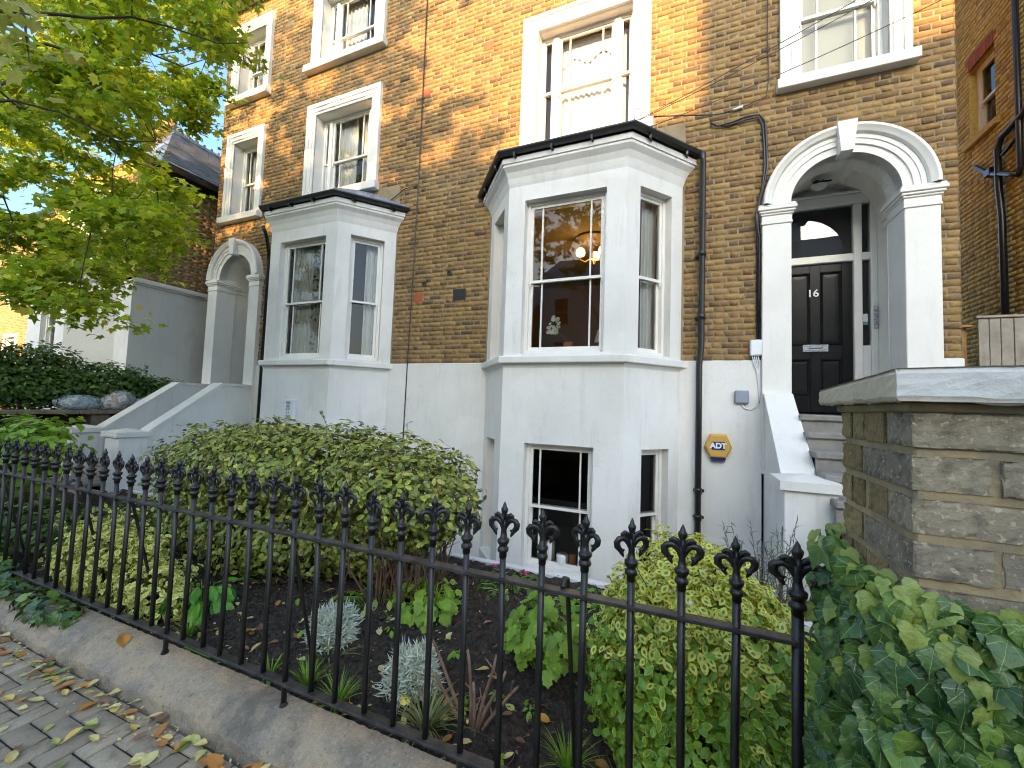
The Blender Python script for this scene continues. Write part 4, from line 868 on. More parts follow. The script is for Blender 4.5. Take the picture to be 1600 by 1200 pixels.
r.quad((a0[0], 4.95, a0[1]), (a0[0], 12, a0[1]), (b0[0], 12, b0[1]), (b0[0], 6.2, b0[1])); r.add([(a0[0], 4.95, a0[1]), (b0[0], 6.2, b0[1]), (-14.9, 4.95, 6.62)], [(0, 1, 2)]); r.quad((-14.9, 4.95, 6.62), (b0[0], 6.2, b0[1]), (b0[0], 12, b0[1]), (-14.9, 12, 6.62))
r.build('roof', 'slate', hW)
sl = MB()                      # slate courses as overlapping strips
for k in range(16):
    t0, t1 = k/16, (k+1.1)/16; L = lambda t: (a0[0]+(b0[0]-a0[0])*t, a0[1]+(b0[1]-a0[1])*t)
    (xa, za), (xb, zb) = L(t0), L(min(t1, 1)); ya = 4.95+1.25*t0
    yy = ya
    while yy < 11.5:
        sl.add([(xa+.02, yy+.004, za+.06), (xa+.02, yy+.296, za+.06), (xb, yy+.296, zb+.022), (xb, yy+.004, zb+.022), (xa+.02, yy+.004, za+.025), (xa+.02, yy+.296, za+.025)], [(0, 1, 2, 3), (0, 4, 5, 1)]); yy += .3
sl.build('slates', 'slate', hW, kind='stuff')
rt_ = MB()
for k in range(30):
    y = 6.2+k*.19; rt_.tube([(b0[0], y, b0[1]+.03), (b0[0], y+.17, b0[1]+.03)], .085, 6)
    rt_.box(b0[0]-.02, b0[0]+.02, y, y+.06, b0[1]+.1, b0[1]+.17)
rt_.build('ridge_tiles', 'slate', hW, kind='stuff')
MB().bbox(XW-.2, XW+.34, 4.90, 12, 6.48, 6.60, .005).build('gutter', 'black_plastic', hW)
MB().quad((XW-.2, 4.9, 6.47), (XW+.33, 4.9, 6.47), (XW+.33, 12, 6.47), (XW-.2, 12, 6.47)).build('soffit', 'black_paint', hW)
# front with a canted bay
MFw = frameM(-14.6, 4.78, XW, 4.78); brick_wall(hW, 'front_wall', 0, 3.85, 4.06, 6.7, [(1.1, 2.4, 4.6, 6.1)], MFw, 'amber_brick', 0, seed=6)
window(hW, MFw, 1.1, 2.4, 4.6, 6.1, rec=.12, arch=(0, [(0, .16, .05)]), sill=(.9, 2.6, 4.48, 4.6, .1)); room(hW, MFw, .9, 2.6, 4.4, 6.3, .25, 2, 'dark_room')
MB(MFw).add([(0, -.02, -.5), (3.87, -.02, -.5), (3.87, -.02, 4.0), (0, -.02, 4.0)], [(0, 1, 2, 3)]).build('rendered_front', 'white_render', hW)
Pb = [(-13.9, 4.76), (-13.4, 4.15), (-11.75, 4.15), (-11.25, 4.76)]
b = MB()
segs = [(frameM(*Pb[0], *Pb[1]), math.dist(Pb[0], Pb[1]), [(.15, .6, 2.2, 3.75)]), (frameM(*Pb[1], *Pb[2]), 1.65, [(.62, 1.28, 2.2, 3.75)]), (frameM(*Pb[2], *Pb[3]), math.dist(Pb[2], Pb[3]), [])]
for M, L, hs in segs:
    for p, q, c_, d in rects_minus(0, L, -.4, 4.0, hs): b.add([M @ Vector(v) for v in ((p, 0, c_), (q, 0, c_), (q, 0, d), (p, 0, d))], [(0, 1, 2, 3)])
b.add([(x, y, 4.0) for x, y in Pb], [(0, 1, 2, 3)]); o = b.build('bay_window', 'white_paint', hW)
c = MB(); 
for d0, z0, d1, z1 in ((0, 3.9, .05, 3.93), (.05, 3.93, .06, 4.02), (.06, 4.02, .0, 4.05)):
    PP = [(x, y) for x, y in Pb]; D0 = D; D = 4.76; band(c, PP, d0, z0, d1, z1); D = D0
c.build('cornice', 'white_paint', o)
for M, L, hs in segs:
    for h in hs: window(hW, M, *h, rec=.08, bars=(), sill=(h[0]-.05, h[1]+.05, h[2]-.08, h[2], .05))
room(hW, MFw, .5, 3.5, 1.9, 3.95, .02, 2.2, 'dark_room'); MB().quad((-14.6, 12, -.5), (-14.6, 4.78, -.5), (-14.6, 4.78, 6.7), (-14.6, 12, 6.7)).build('far_wall', 'dark_stock_brick', hW)
window_ = MB(MFw)
ch = MB(); ch.box(-14.5, -13.8, 6.4, 7.2, 6.6, 9.2); ch.bbox(-14.55, -13.75, 6.35, 7.25, 9.2, 9.32, .01)
o = ch.build('chimney', 'dark_stock_brick', hW)
for k in range(3): MB().lathe([(.09, 9.32), (.11, 9.7), (.08, 9.7)], (-14.35+.2*k, 6.8), 10).build('chimney_pot', 'terracotta', o)
# a sunlit house further along the street
hF = thing('house', 'sunlit golden brick house far down the street behind the tree', 'house', (-30, 6, 0))
brick_wall(hF, 'wall', 0, 9, 0, 9.5, [(1.5, 2.6, 2, 4), (4.5, 5.6, 2, 4), (1.5, 2.6, 5.5, 7.3), (4.5, 5.6, 5.5, 7.3)], frameM(-34, 8.5, -25, 8.5), 'dark_stock_brick', 0, seed=21, pitch=.075)
brick_wall(hF, 'side_wall', 0, 5, 0, 9.5, [], Matrix(((0, -1, 0, -25), (1, 0, 0, 8.5), (0, 0, 1, 0), (0, 0, 0, 1))), None, 0)
for q in ((1.5, 2.6, 2, 4), (4.5, 5.6, 2, 4), (1.5, 2.6, 5.5, 7.3), (4.5, 5.6, 5.5, 7.3)): window(hF, frameM(-34, 8.5, -25, 8.5), *q, arch=(0, [(0, .15, .05)]))
MB().quad((-34.3, 8.2, 9.5), (-24.7, 8.2, 9.5), (-24.7, 12, 12), (-34.3, 12, 12)).build('roof', 'slate', hF)

# ---------------------------------------------------------------- houses across the street (shade the lower walls, show in the panes)
def opp(label, x0, x1, y, ze, zr, mat, ridge='x', chim=None):
    h = thing('house', label, 'house', ((x0+x1)/2, y, 0)); dp = 9
    b = MB()
    ws = []; n = max(1, int((x1-x0)/2.4))
    for k in range(n):
        c = x0+(k+.5)*(x1-x0)/n
        for z in (1.2, 4.2, 7.0):
            if z+1.9 < ze: ws.append((c-.5, c+.5, z, z+1.7))
    for a, c, d, e in rects_minus(x0, x1, -.2, ze, ws): b.quad((c, y, d), (a, y, d), (a, y, e), (c, y, e))
    b.quad((x0, y, -.2), (x0, y-dp, -.2), (x0, y-dp, ze), (x0, y, ze)); b.quad((x1, y-dp, -.2), (x1, y, -.2), (x1, y, ze), (x1, y-dp, ze))
    b.build('wall', mat, h)
    r = MB(); r.quad((x0-.15, y+.3, ze), (x1+.15, y+.3, ze), (x1+.15, y-dp/2, zr), (x0-.15, y-dp/2, zr)); r.quad((x0-.15, y-dp-.3, ze), (x1+.15, y-dp-.3, ze), (x1+.15, y-dp/2, zr), (x0-.15, y-dp/2, zr))
    for x in (x0, x1): r.add([(x, y, ze), (x, y-dp, ze), (x, y-dp/2, zr)], [(0, 1, 2)])
    r.build('roof', 'slate', h)
    for a, c, z0, z1 in ws:
        f = MB()
        for q in ((a-.1, a+.05, z0, z1), (c-.05, c+.1, z0, z1)): f.box(q[0], q[1], y-.1, y+.05, q[2], q[3])
        f.box(a-.1, c+.1, y-.1, y+.05, z1, z1+.12); f.box(a-.15, c+.15, y-.1, y+.1, z0-.1, z0); f.box(a+.05, c-.05, y-.1, y-.05, (z0+z1)/2-.03, (z0+z1)/2+.03)
        f.build('window_frame', 'white_gloss', h); MB().quad((c, y-.12, z0), (a, y-.12, z0), (a, y-.12, z1), (c, y-.12, z1)).build('window', 'dark_room', h)
    if chim:
        for (ca, cb, zt) in chim: 
            k = MB(); k.box(ca, cb, y-dp/2-.45, y-dp/2+.45, ze, zt); k.bbox(ca-.05, cb+.05, y-dp/2-.5, y-dp/2+.5, zt, zt+.15, .01); o = k.build('chimney', mat, h)
            for i in range(int((cb-ca)/.35)): MB().lathe([(.1, zt+.15), (.12, zt+.55), (.09, zt+.55)], (ca+.25+i*.35, y-dp/2), 8).build('chimney_pot', 'terracotta', o)
    return h
opp('white-rendered house across the road facing the bay with the chandelier', .2, 6.0, -15.5, 10.2, 13.45, 'white_render', chim=[(5.35, 7.1, 16.2)])  # this and the next two made white to bounce light into the shade
opp('white-rendered house across the road facing the black door', 6.1, 16.0, -15.5, 10.2, 13.75, 'white_render')
opp('lower white-rendered house across the road seen in the left panes', -9.0, 0.0, -15.5, 9.8, 12.9, 'white_render')
opp('brick house across the road beyond the lower one', -22, -9.5, -15.5, 8.0, 11.0, 'stock_brick')
lp = thing('street_lamp', 'grey street lamp across the road reflected in the left bay pane', 'street lamp', (-3.0, -9.0, 0))
MB().tube([(-3, -9, -.1), (-3, -9, 1.2), (-3, -9, 6.2)], [.09, .07, .05], 10).build('post', 'lamp_grey', lp, True)
MB().tube([(-3, -9, 6.15), (-3, -8.8, 6.3), (-3, -8.2, 6.35)], .03, 8).build('arm', 'lamp_grey', lp); MB().bbox(-3.12, -2.88, -8.3, -7.7, 6.28, 6.42, .03).build('lantern', 'lamp_grey', lp)

# ---------------------------------------------------------------- low wall, hedge and bags between the gardens on the left
lw = thing('ledge_wall', 'low stone ledge on piers below the dark hedge, carrying the rubbish bags', 'wall', (-10.1, 4, 0))
for k in range(6): MB().bbox(-10.3, -9.80, 1.6+k*.72, 1.6+k*.72+.714, 1.20, 1.265, .008).build('coping_slab', 'ledge_stone', lw)
for k in range(4): MB().bbox(-10.25, -9.86, 2.05+k*.95, 2.05+k*.95+.26, -.1, 1.2, .006).build('pier', 'ledge_stone', lw)
MB().box(-10.30, -10.26, 1.6, 5.8, -.1, 1.2).build('back_wall', 'soil', lw)
def bag(label, c, sx, sy, sz, seed, mat_in, tilt=0):
    t = thing('rubbish_bag', label, 'bag', c, 'clear bags of rubbish on the ledge'); rr = np.random.RandomState(seed); n, k = 18, 11
    for nm, sc, mat, nz in (('plastic_film', 1, 'bag_film', .10), ('contents', .86, mat_in, .06)):
        V = []; ph = rr.uniform(0, 6, 8)
        for i in range(k):
            a = math.pi*i/(k-1)
            for j in range(n):
                b = 2*math.pi*j/n; rad = math.sin(a)**.7*(1+nz*math.sin(3*b+ph[0]+2*a)+nz*math.sin(7*b+ph[1]-3*a)+.6*nz*math.sin(11*b+ph[3]+5*a))
                x, y, z = sx*sc*rad*math.cos(b), sy*sc*rad*math.sin(b), -sz*sc*math.cos(a)*(1+nz*math.sin(5*b+ph[2])*math.sin(a))
                V.append((c[0]+x+rr.uniform(-.006, .006), c[1]+y*math.cos(tilt)-z*math.sin(tilt), max(c[2]+y*math.sin(tilt)+z*math.cos(tilt), 1.268+.004*(sc < 1))))
        F = [(i*n+j, i*n+(j+1) % n, (i+1)*n+(j+1) % n, (i+1)*n+j) for i in range(k-1) for j in range(n)]
        link(nm, npmesh(nm, V, F, mat, True), t)
    return t
bag('clear bag of teal and grey rubbish, leftmost on the ledge under the hedge', (-10.05, 3.83, 1.39), .20, .30, .15, 1, 'teal_bag')
b2 = bag('clear bag holding a brown cardboard box with a white label', (-10.05, 4.38, 1.42), .20, .26, .20, 2, 'card', .5)
MB().add([(-9.858, 4.33, 1.42), (-9.858, 4.45, 1.46), (-9.858, 4.41, 1.56), (-9.858, 4.29, 1.52)], [(0, 1, 2, 3)]).build('paper_label', 'white_plastic', b2)
bag('small bag of brown rubbish half hidden by the white parapet', (-10.05, 4.85, 1.38), .18, .24, .14, 3, 'card')

# ---------------------------------------------------------------- railings
YF = 1.5; Z_T, Z_B = .935, .232
rl = thing('iron_railings', 'black iron railings with fleur-de-lis finials along the front garden', 'railings', (-3, YF, 0))
def flat(name, x0, x1, z, w=.046, t=.012):
    n = 60; V = []; F = []
    for i in range(n+1):
        x = x0+(x1-x0)*i/n
        V += [(x, YF-w/2, z-t/2), (x, YF+w/2, z-t/2), (x, YF+w/2, z+t/2-.002), (x, YF+w/2-.003, z+t/2), (x, YF-w/2+.003, z+t/2), (x, YF-w/2, z+t/2-.002)]
    for i in range(n): F += [(i*6+k, i*6+(k+1) % 6, (i+1)*6+(k+1) % 6, (i+1)*6+k) for k in range(6)]
    F += [tuple(range(6)), tuple(range(n*6+5, n*6-1, -1))]
    return link(name, npmesh(name, V, F, 'rail_iron'), rl)
flat('top_rail', -9.3, .3155, Z_T); flat('bottom_rail', -9.3, .3155, Z_B)
def finial_mesh(k=1.0):
    b = MB(); ZT = .187
    b.lathe([(.0129, -.02), (.0129, .0), (.018, .002), (.0195, .008), (.018, .016), (.0142, .019), (.0135, .026), (.0165, .029), (.020, .036), (.021, .043), (.019, .048), (.0125, .052), (.0095, .075), (.0105, .10), (.009, .118)], n=10)
    b.lathe([(.008, .105), (.007, .135), (.0115, .147), (.0135, .156), (.0115, .163), (.0085, .166), (.006, .176), (.0008, .1875)], n=8, sy=.75)
    for s in (-1, 1):
        b.tube([(s*x, 0, ZT-z) for x, z in ((.002, .108), (.009, .086), (.018, .072), (.030, .0665), (.042, .070), (.0485, .080), (.047, .094), (.038, .105), (.028, .108), (.0235, .103))], [.006, .0085, .010, .0105, .0112, .0115, .0108, .009, .006, .003], 8, flat=(0, 1, 0))
        b.tube([(s*x, 0, ZT-z) for x, z in ((.036, .104), (.033, .115), (.028, .124), (.0265, .130))], [.008, .0075, .0045, .0015], 6, flat=(0, 1, 0))
        b.tube([(s*x, 0, ZT-z) for x, z in ((.002, .085), (.008, .066), (.016, .053), (.025, .049), (.031, .054), (.030, .062), (.025, .066))], [.005, .0075, .0085, .0085, .008, .006, .003], 8, flat=(0, 1, 0))
    for sy in (-1, 1):
        b.tube([(0, sy*y, ZT-z) for y, z in ((.002, .10), (.008, .085), (.012, .07), (.010, .055), (.004, .045))], [.003, .004, .0045, .004, .002], 6)
    b.v = [(x*1.1, y*1.25, z) for x, y, z in b.v]; return b.mesh('finial', 'black_iron', True)
fm = finial_mesh()
def bar_mesh(z0, r=.0128): return MB().tube([(0, 0, z0-1.038), (0, 0, -.5), (0, 0, 0)], r, 8).mesh('bar', 'black_iron', True)
bm_s, bm_l = bar_mesh(Z_B), bar_mesh(.105)
foot = MB().lathe([(.022, .118-1.038), (.020, .128-1.038), (.0115, .145-1.038)], n=8).mesh('foot', 'black_iron')
turn = {3: .55, 4: -.5, 5: .25, 8: .8, 10: -.35, 14: .5}
feet = (1, 7, 13, 19, 25, 31, 37, 43)
for k in range(1, 60):
    x = .3155-.1601*k; z = 1.038-(.010 if 6 < k < 11 else 0)+rnd.uniform(-.003, .003)
    o = bpy.data.objects.new('bar', bm_l if k in feet else bm_s); COL.objects.link(o); o.location = (x, YF, z); o.rotation_euler = (rnd.uniform(-.007, .007), rnd.uniform(-.009, .009), 0); setpar(o, rl)
    f = bpy.data.objects.new('finial', fm); COL.objects.link(f); f.location = (x, YF, z); f.rotation_euler = (rnd.uniform(-.03, .03), rnd.uniform(-.03, .03), turn.get(k, rnd.uniform(-.16, .16))); f.scale = (rnd.uniform(.95, 1.05), rnd.uniform(.95, 1.08), rnd.uniform(.96, 1.03)); setpar(f, o)
    if k in feet:
        f = bpy.data.objects.new('foot', foot); COL.objects.link(f); f.location = (x, YF, z); setpar(f, o)
for x in (-.405, -1.88, -3.36, -4.0, -5.3, -6.6):
    MB().tube([(x, YF+.005, Z_T+.01), (x, YF+.03, Z_T+.035), (x, YF+.07, Z_T+.02), (x, YF+.30, .02)], .0095, 7).build('stay', 'black_iron', rl)
ep = MB(); ep.tube([(.3155, YF, .08), (.3155, YF, 1.05)], .0165, 10)
o = ep.build('end_post', 'black_iron', rl, True); f = bpy.data.objects.new('finial', fm); COL.objects.link(f); f.location = (.3155, YF, 1.03); f.scale = (1.18, 1.18, 1.05); setpar(f, o)

# ---------------------------------------------------------------- brick pier at the gate
gp = thing('gate_pier', 'weathered brick gate pier with a thick pale capstone, ivy round its foot', 'gate pier', (.7, 1.1, 0))
PX0, PX1, PY0, PY1, ZC = .378, 1.05, .970, 1.335, 1.632
j = .012
b = MB(); b.bbox(PX0+.0045, PX1-.01, PY0+.0045, PY1-.01, -.1, ZC+.003, .004); b.build('mortar_core', 'pier_mortar', gp)
def pbrick(x0, x1, y0, y1, z0, z1, mat):
    rs = NP; g = 9
    V = []; F = []
    def face(o, du, dv, nrm, nu, nv):
        bs = len(V); o, du, dv, nrm = map(np.array, (o, du, dv, nrm))
        for i in range(nu+1):
            for k in range(nv+1):
                e = (i in (0, nu)) or (k in (0, nv)); t = -.0045*rs.rand()**1.7 if e else rs.uniform(-.0016, .0010)
                V.append(o+du*i/nu+dv*k/nv+nrm*t)
        for i in range(nu):
            for k in range(nv): a = bs+i*(nv+1)+k; F.append((a, a+nv+1, a+nv+2, a+1))
    face((x0, y0, z0), (x1-x0, 0, 0), (0, 0, z1-z0), (0, -1, 0), max(4, int((x1-x0)/.012)), 6)
    face((x0, y1, z0), (0, y0-y1, 0), (0, 0, z1-z0), (-1, 0, 0), max(4, int((y1-y0)/.012)), 6)
    face((x0, y0, z1), (x1-x0, 0, 0), (0, y1-y0, 0), (0, 0, 1), 2, 2); face((x0, y1, z0), (x1-x0, 0, 0), (0, y0-y1, 0), (0, 0, -1), 2, 2)
    link('brick', npmesh('brick', V, F, mat), gp)
for k in range(21):
    z1 = ZC-.018-.0765*k; z0 = z1-.062
    front = [(0, .225), (.237, .45), (.462, .672)] if k % 2 == 0 else [(0, .105), (.117, .33), (.342, .56), (.572, .672)]
    side = [(.11, .21), (.222, .285), (.297, .365)] if k % 2 == 0 else [(.0, .0), (.237, .365)]
    for n_, (a, c) in enumerate(front):
        dpt = .10 if k % 2 == 0 else .225
        pbrick(PX0+a+rnd.uniform(-.003, .003)*(a > 0), PX0+c, PY0+rnd.uniform(-.002, .003), PY0+(dpt if n_ == 0 else .1), z0, z1, 'grey_pier_brick')
    for a, c in side:
        if c > a: pbrick(PX0+rnd.uniform(-.002, .003), PX0+.1, PY0+a, PY0+c, z0, z1, 'ochre_pier_brick')
V = []; F = []
cx0, cx1, cy0, cy1 = .346, 1.09, .938, 1.40
def cap_faces():
    nx, ny, nz = 24, 14, 4
    def top(x, y): return 1.692-.017*(y-cy0)/(cy1-cy0)+.012*math.sin(math.pi*min(max((x-cx0)/(cx1-cx0), 0), 1))*.6
    def grid(fn, nu, nv):
        b_ = len(V)
        for i in range(nu+1):
            for k in range(nv+1): V.append(fn(i/nu, k/nv))
        for i in range(nu):
            for k in range(nv): a = b_+i*(nv+1)+k; F.append((a, a+nv+1, a+nv+2, a+1))
    w = lambda u, v: rnd.uniform(-.0009, .0009)
    X_ = lambda u: cx0+(cx1-cx0)*u; Y_ = lambda u: cy0+(cy1-cy0)*u
    grid(lambda u, v: (X_(u), Y_(v), top(X_(u), Y_(v))+w(u, v)*.6), nx, ny)
    rnd_ = lambda v: .006*(v in (0, 1))
    return grid, top, w, X_, Y_, rnd_
grid, top, w, X_, Y_, rr_ = cap_faces()
c1 = link('capstone', npmesh('capstone', V, F, 'cap_bare'), gp)
V, F = [], []; grid, top, w, X_, Y_, rr_ = cap_faces(); V, F = [], []
def g2(fn, nu, nv):
    b_ = len(V)
    for i in range(nu+1):
        for k in range(nv+1): V.append(fn(i/nu, k/nv))
    for i in range(nu):
        for k in range(nv): a = b_+i*(nv+1)+k; F.append((a, a+nv+1, a+nv+2, a+1))
bot = lambda u: ZC+.0018*math.sin(23*u)+.0014*math.sin(61*u)
g2(lambda u, v: (X_(u), cy0+rr_(v)+w(u, v), bot(u)+(top(X_(u), cy0)-bot(u))*v), 30, 6)
link('cap_face', npmesh('cap_face', V, F, 'cap_front'), c1)
V, F = [], []
g2(lambda u, v: (cx0+rr_(v)+w(u, v), Y_(1-u), bot(.3+u)+(top(cx0, Y_(1-u))-bot(.3+u))*v), 20, 6)
g2(lambda u, v: (X_(u), Y_(1-v), ZC+.002), 2, 2)
link('cap_side', npmesh('cap_side', V, F, 'cap_bare'), c1)
MB().bbox(PX0-.004, PX1, PY0-.004, PY1+.02, ZC-.016, ZC+.001, .003).build('mortar_bed', 'pier_mortar', gp)

# ---------------------------------------------------------------- things on the wall
ab = thing('alarm_box', 'yellow hexagonal burglar alarm box marked ADT beside the black downpipe', 'alarm box', (.372, D-.03, 1.2))
hx = lambda s: [(.372+s*x, 1.205+s*z) for x, z in ((-.150, -.005), (-.085, .150), (.085, .150), (.150, -.005), (.085, -.135), (-.085, -.135))]
c = MB(); a0_, a1_ = hx(1), hx(.86)
c.add([(x, D-.025, z) for x, z in a0_]+[(x, D-.075, z) for x, z in a0_]+[(x, D-.092, z) for x, z in a1_], [(i, (i+1) % 6, 6+(i+1) % 6, 6+i) for i in range(6)]+[(6+i, 6+(i+1) % 6, 12+(i+1) % 6, 12+i) for i in range(6)]+[tuple(range(12, 18))]); c.build('cover', 'mustard_plastic', ab)
MB().bbox(.300, .444, D-.097, D-.090, 1.165, 1.262, .002).build('logo_panel', 'navy_plastic', ab); text('lettering', 'ADT', (.372, D-.099, 1.213), .088, 'white_letter', ab, bold=.004, sx=.98)
c = MB(); c.prism([(-.085+.372, 1.066), (.085+.372, 1.066), (.07+.372, 1.034), (-.07+.372, 1.034)], 'y', D-.085, D-.02); c.build('strobe', 'navy_plastic', ab)
jb = MB(); jb.bbox(.545, .695, D-.075, D-.022, 1.73, 1.885, .012); o = jb.build('junction_box', 'grey_plastic', None, label='square grey junction box on the white wall below the white box', cat='junction box')
wb = MB(); wb.bbox(.705, .832, D-.075, D-.0, 2.30, 2.49, .012); wb.build('cable_box', 'white_plastic', None, label='white cable box against the porch pilaster with cables below', cat='junction box')
def cable(label, runs, r, mat='black_plastic', cat='cable', name='cable'):
    b = MB()
    for q in runs: b.tube(q, r, 6)
    return b.build(name, mat, None, True, label=label, cat=cat)
cable('thin white cables hanging from the white cable box down to the grey box', [[(.73+.02*k, D-.04, 2.30), (.745+.02*k, D-.04, 2.22), (.785+.006*k, D-.035, 2.10), (.80+.006*k, D-.03, 1.9), (.80, D-.03, 1.74)] for k in range(4)]+[[(.80, D-.03, 1.78), (.78, D-.035, 1.70), (.72, D-.035, 1.655), (.65, D-.035, 1.675), (.62, D-.035, 1.73)]], .006, 'white_plastic')
cy = D-.025
cable('thick black cables looping down the brick beside the porch', [[(.26, cy, 5.30), (.34, cy-.01, 5.235), (.50, cy, 5.255), (.66, cy, 5.29), (.80, cy, 5.28), (.86, cy, 5.18), (.875, cy, 4.97), (.885, cy, 4.60), (.855, cy, 4.40), (.81, cy-.03, 4.20), (.775, cy-.05, 4.05), (.775, cy-.05, 3.88), (.80, cy-.02, 3.70), (.80, cy, 3.0), (.81, cy, 2.45)], [(.30, cy, 5.26), (.45, cy, 5.22), (.66, cy, 5.25), (.79, cy, 5.25), (.835, cy, 5.14), (.85, cy, 4.9), (.86, cy, 4.62), (.835, cy, 4.36), (.79, cy-.03, 4.16), (.76, cy-.06, 4.0), (.765, cy-.04, 3.86), (.785, cy, 3.66), (.785, cy, 2.5)]], .012)
cable('pair of thin cables running down the brick between the two bays', [[(-4.22, cy, TOP), (-4.22, cy, 5.3), (-4.235, cy, 4.0), (-4.265, cy, 2.3), (-4.275, cy-.02, .0)], [(-4.24, cy, 5.30), (-4.5, cy, 5.28), (-4.8, cy, 5.12), (-5.05, cy, 5.08), (-5.4, cy-.03, 5.15)]], .009)
cable('thin cable dropping from the upper wall beside the top right window', [[(.885, cy, TOP), (.885, cy, 6.2), (.90, cy, 5.7), (.87, cy, 5.49), (.62, cy, 5.42), (.34, cy-.02, 5.38), (-.40, cy-.4, 5.28)]], .007)
MB().tube([(.50, D-.03, 5.405), (.62, D-.03, 5.425)], .014, 8).build('cable_clip', 'white_plastic', None, True, label='small white connector on the thin cable above the thick black loop', cat='connector')
def sag(a, b, d, n=14): return [tuple(Vector(a).lerp(Vector(b), i/n)-Vector((0, 0, d*4*(i/n)*(1-i/n)))) for i in range(n+1)]
cable('overhead wires slung from the bay roof up to the right past the top window', [sag((-.53, 4.85, 5.03), (2.6, 4.67, 6.05), .04), sag((-.53, 4.85, 5.02), (2.62, 4.72, 5.98), .05), sag((-.44, 4.85, 4.90), (2.7, 4.9, 5.72), .06), sag((-.53, 4.85, 5.03), (-2.3, 4.85, 4.98), .02)], .0042)
for a, b in (((2.6, 4.67, 6.05), (8, 2.2, 8.0)), ((2.62, 4.72, 5.98), (8, 2.3, 7.9)), ((2.7, 4.9, 5.72), (8, 3.2, 7.4))):
    cable('overhead wire carrying on out of view to the right', [sag(a, b, .05)], .0042).__setitem__('group', 'overhead wires')
sg = MB(); sg.bbox(-6.165, -5.925, B-.055, B, 1.265, 1.585, .006); o = sg.build('wall_sign', 'white_plastic', None, label='small white notice box with grey lettering on the left bay', cat='sign')
for k, s_ in enumerate(('||||||||', '|||||||', 'FLAT', 'B A', 'ONLY')): text('lettering', s_, (-6.045, B-.058, 1.535-.056*k), .05, 'grey_letter', o, ext=.001)

# ---------------------------------------------------------------- inside the rooms
ch = thing('chandelier', 'three-globe chandelier glowing inside the right bay room', 'chandelier', (-1.54, 7.1, 4.6))
ro = MB(); ro.lathe([(.30, 4.617), (.30, 4.59), (.26, 4.575), (.24, 4.60), (.05, 4.60), (.04, 4.57)], (-1.54, 7.1), 24); ro.build('ceiling_rose', 'tan_room', ch)
MB().tube([(-1.54, 7.1, 4.6), (-1.54, 7.1, 4.26)], .012, 8).build('stem', 'timber_brown', ch)
for k, (dx, dy) in enumerate(((-.20, -.05), (.20, -.05), (0.01, .2))):
    x, y = -1.54+dx, 7.1+dy
    MB().tube([(-1.54, 7.1, 4.28), (-1.54+dx*.6, 7.1+dy*.6, 4.20), (x, y, 4.24), (x, y, 4.29)], .009, 6).build('arm', 'timber_brown', ch)
    MB().lathe([(.03, 4.29), (.07, 4.31), (.085, 4.36), (.075, 4.41), (.045, 4.44)], (x, y), 14).build('lamp_shade', 'lit_globe', ch, True)
ld = bpy.data.lights.new('chandelier_light', 'POINT'); lo = bpy.data.objects.new('chandelier_light', ld); COL.objects.link(lo); lo.location = (-1.54, 7.05, 4.02); ld.energy = 8; ld.color = (1, .62, .26); ld.shadow_soft_size = .15; setpar(lo, ch)
MFr, MRr, MLr = facesR[1][0], facesR[2][0], facesR[0][0]
MFl, MRl = facesL[1][0], facesL[2][0]
curtain('pale curtain with a red edge behind the narrow right pane of the lit bay', MRr, .50, .74, 2.27, 4.4, .26, 'curtain_white', .022, 4)
curtain('thin strip of red patterned curtain by the corner of the lit bay', MRr, .235, .30, 2.27, 4.4, .28, 'curtain_red', .015, 2)
curtain('sheer white curtain inside the front pane of the left bay', MFl, .30, .78, 2.27, 4.35, .26, 'curtain_white', .022, 7)
curtain('dark-flowered curtain hanging beside the sheer one in the left bay', MFl, .76, .98, 2.27, 4.35, .24, 'patterned_curtain', .025, 3)
curtain('white curtain behind the right-hand pane of the left bay', MRl, .50, .78, 2.27, 4.35, .26, 'curtain_white', .02, 4)
curtain('sunlit white curtain, left half of the tall triple window', M0, -2.0, -1.42, 5.45, 7.3, .34, 'curtain_white', .02, 7)
curtain('sunlit white curtain, right half of the tall triple window', M0, -1.42, -.86, 5.45, 7.3, .35, 'curtain_white', .02, 7)
curtain('scalloped pelmet across the top of the tall triple window', M0, -1.86, -1.0, 6.92, 7.33, .327, 'curtain_white', .003, 6, drop=.12)
curtain('pale curtain at the left of the triple window over the left bay', M0, -6.5, -6.02, 5.5, 7.2, .38, 'curtain_white', .02, 6)
curtain('pale curtain at the right of the triple window over the left bay', M0, -5.86, -5.42, 5.5, 7.2, .38, 'curtain_white', .02, 6)
curtain('pale curtain behind the topmost window over the left bay', M0, -6.55, -5.95, 8.2, 9.62, .38, 'curtain_white', .02, 6)
curtain('pale curtain behind the lower left window over the porch arch', M0, -9.1, -8.75, 5.5, 7.1, .38, 'curtain_white', .02, 4)
curtain('pale curtain behind the upper left window by the tree', M0, -9.1, -8.75, 8.15, 9.6, .38, 'curtain_white', .02, 4)
curtain('grey blind half lowered in the top right window', M0, 1.24, 2.02, 5.75, 7.35, .32, 'pale_room', .004, 2)
lm = thing('table_lamp', 'white table lamp shade just inside the sill of the lit bay', 'lamp', (-.98, 5.35, 2.22))
MB().lathe([(.13, 2.46), (.085, 2.63)], (-.98, 5.35), 16).build('lamp_shade', 'ceramic', lm); MB().lathe([(.06, 2.23), (.03, 2.3), (.012, 2.46)], (-.98, 5.35), 10).build('base', 'terracotta', lm)
pp = thing('potted_plant', 'terracotta pot with a silvery leaf ornament inside the lit bay window', 'pot plant', (-1.44, 5.28, 2.22))
MB().lathe([(.05, 2.3), (.07, 2.44), (.075, 2.47), (.06, 2.47)], (-1.44, 5.28), 14).build('pot', 'terracotta', pp)
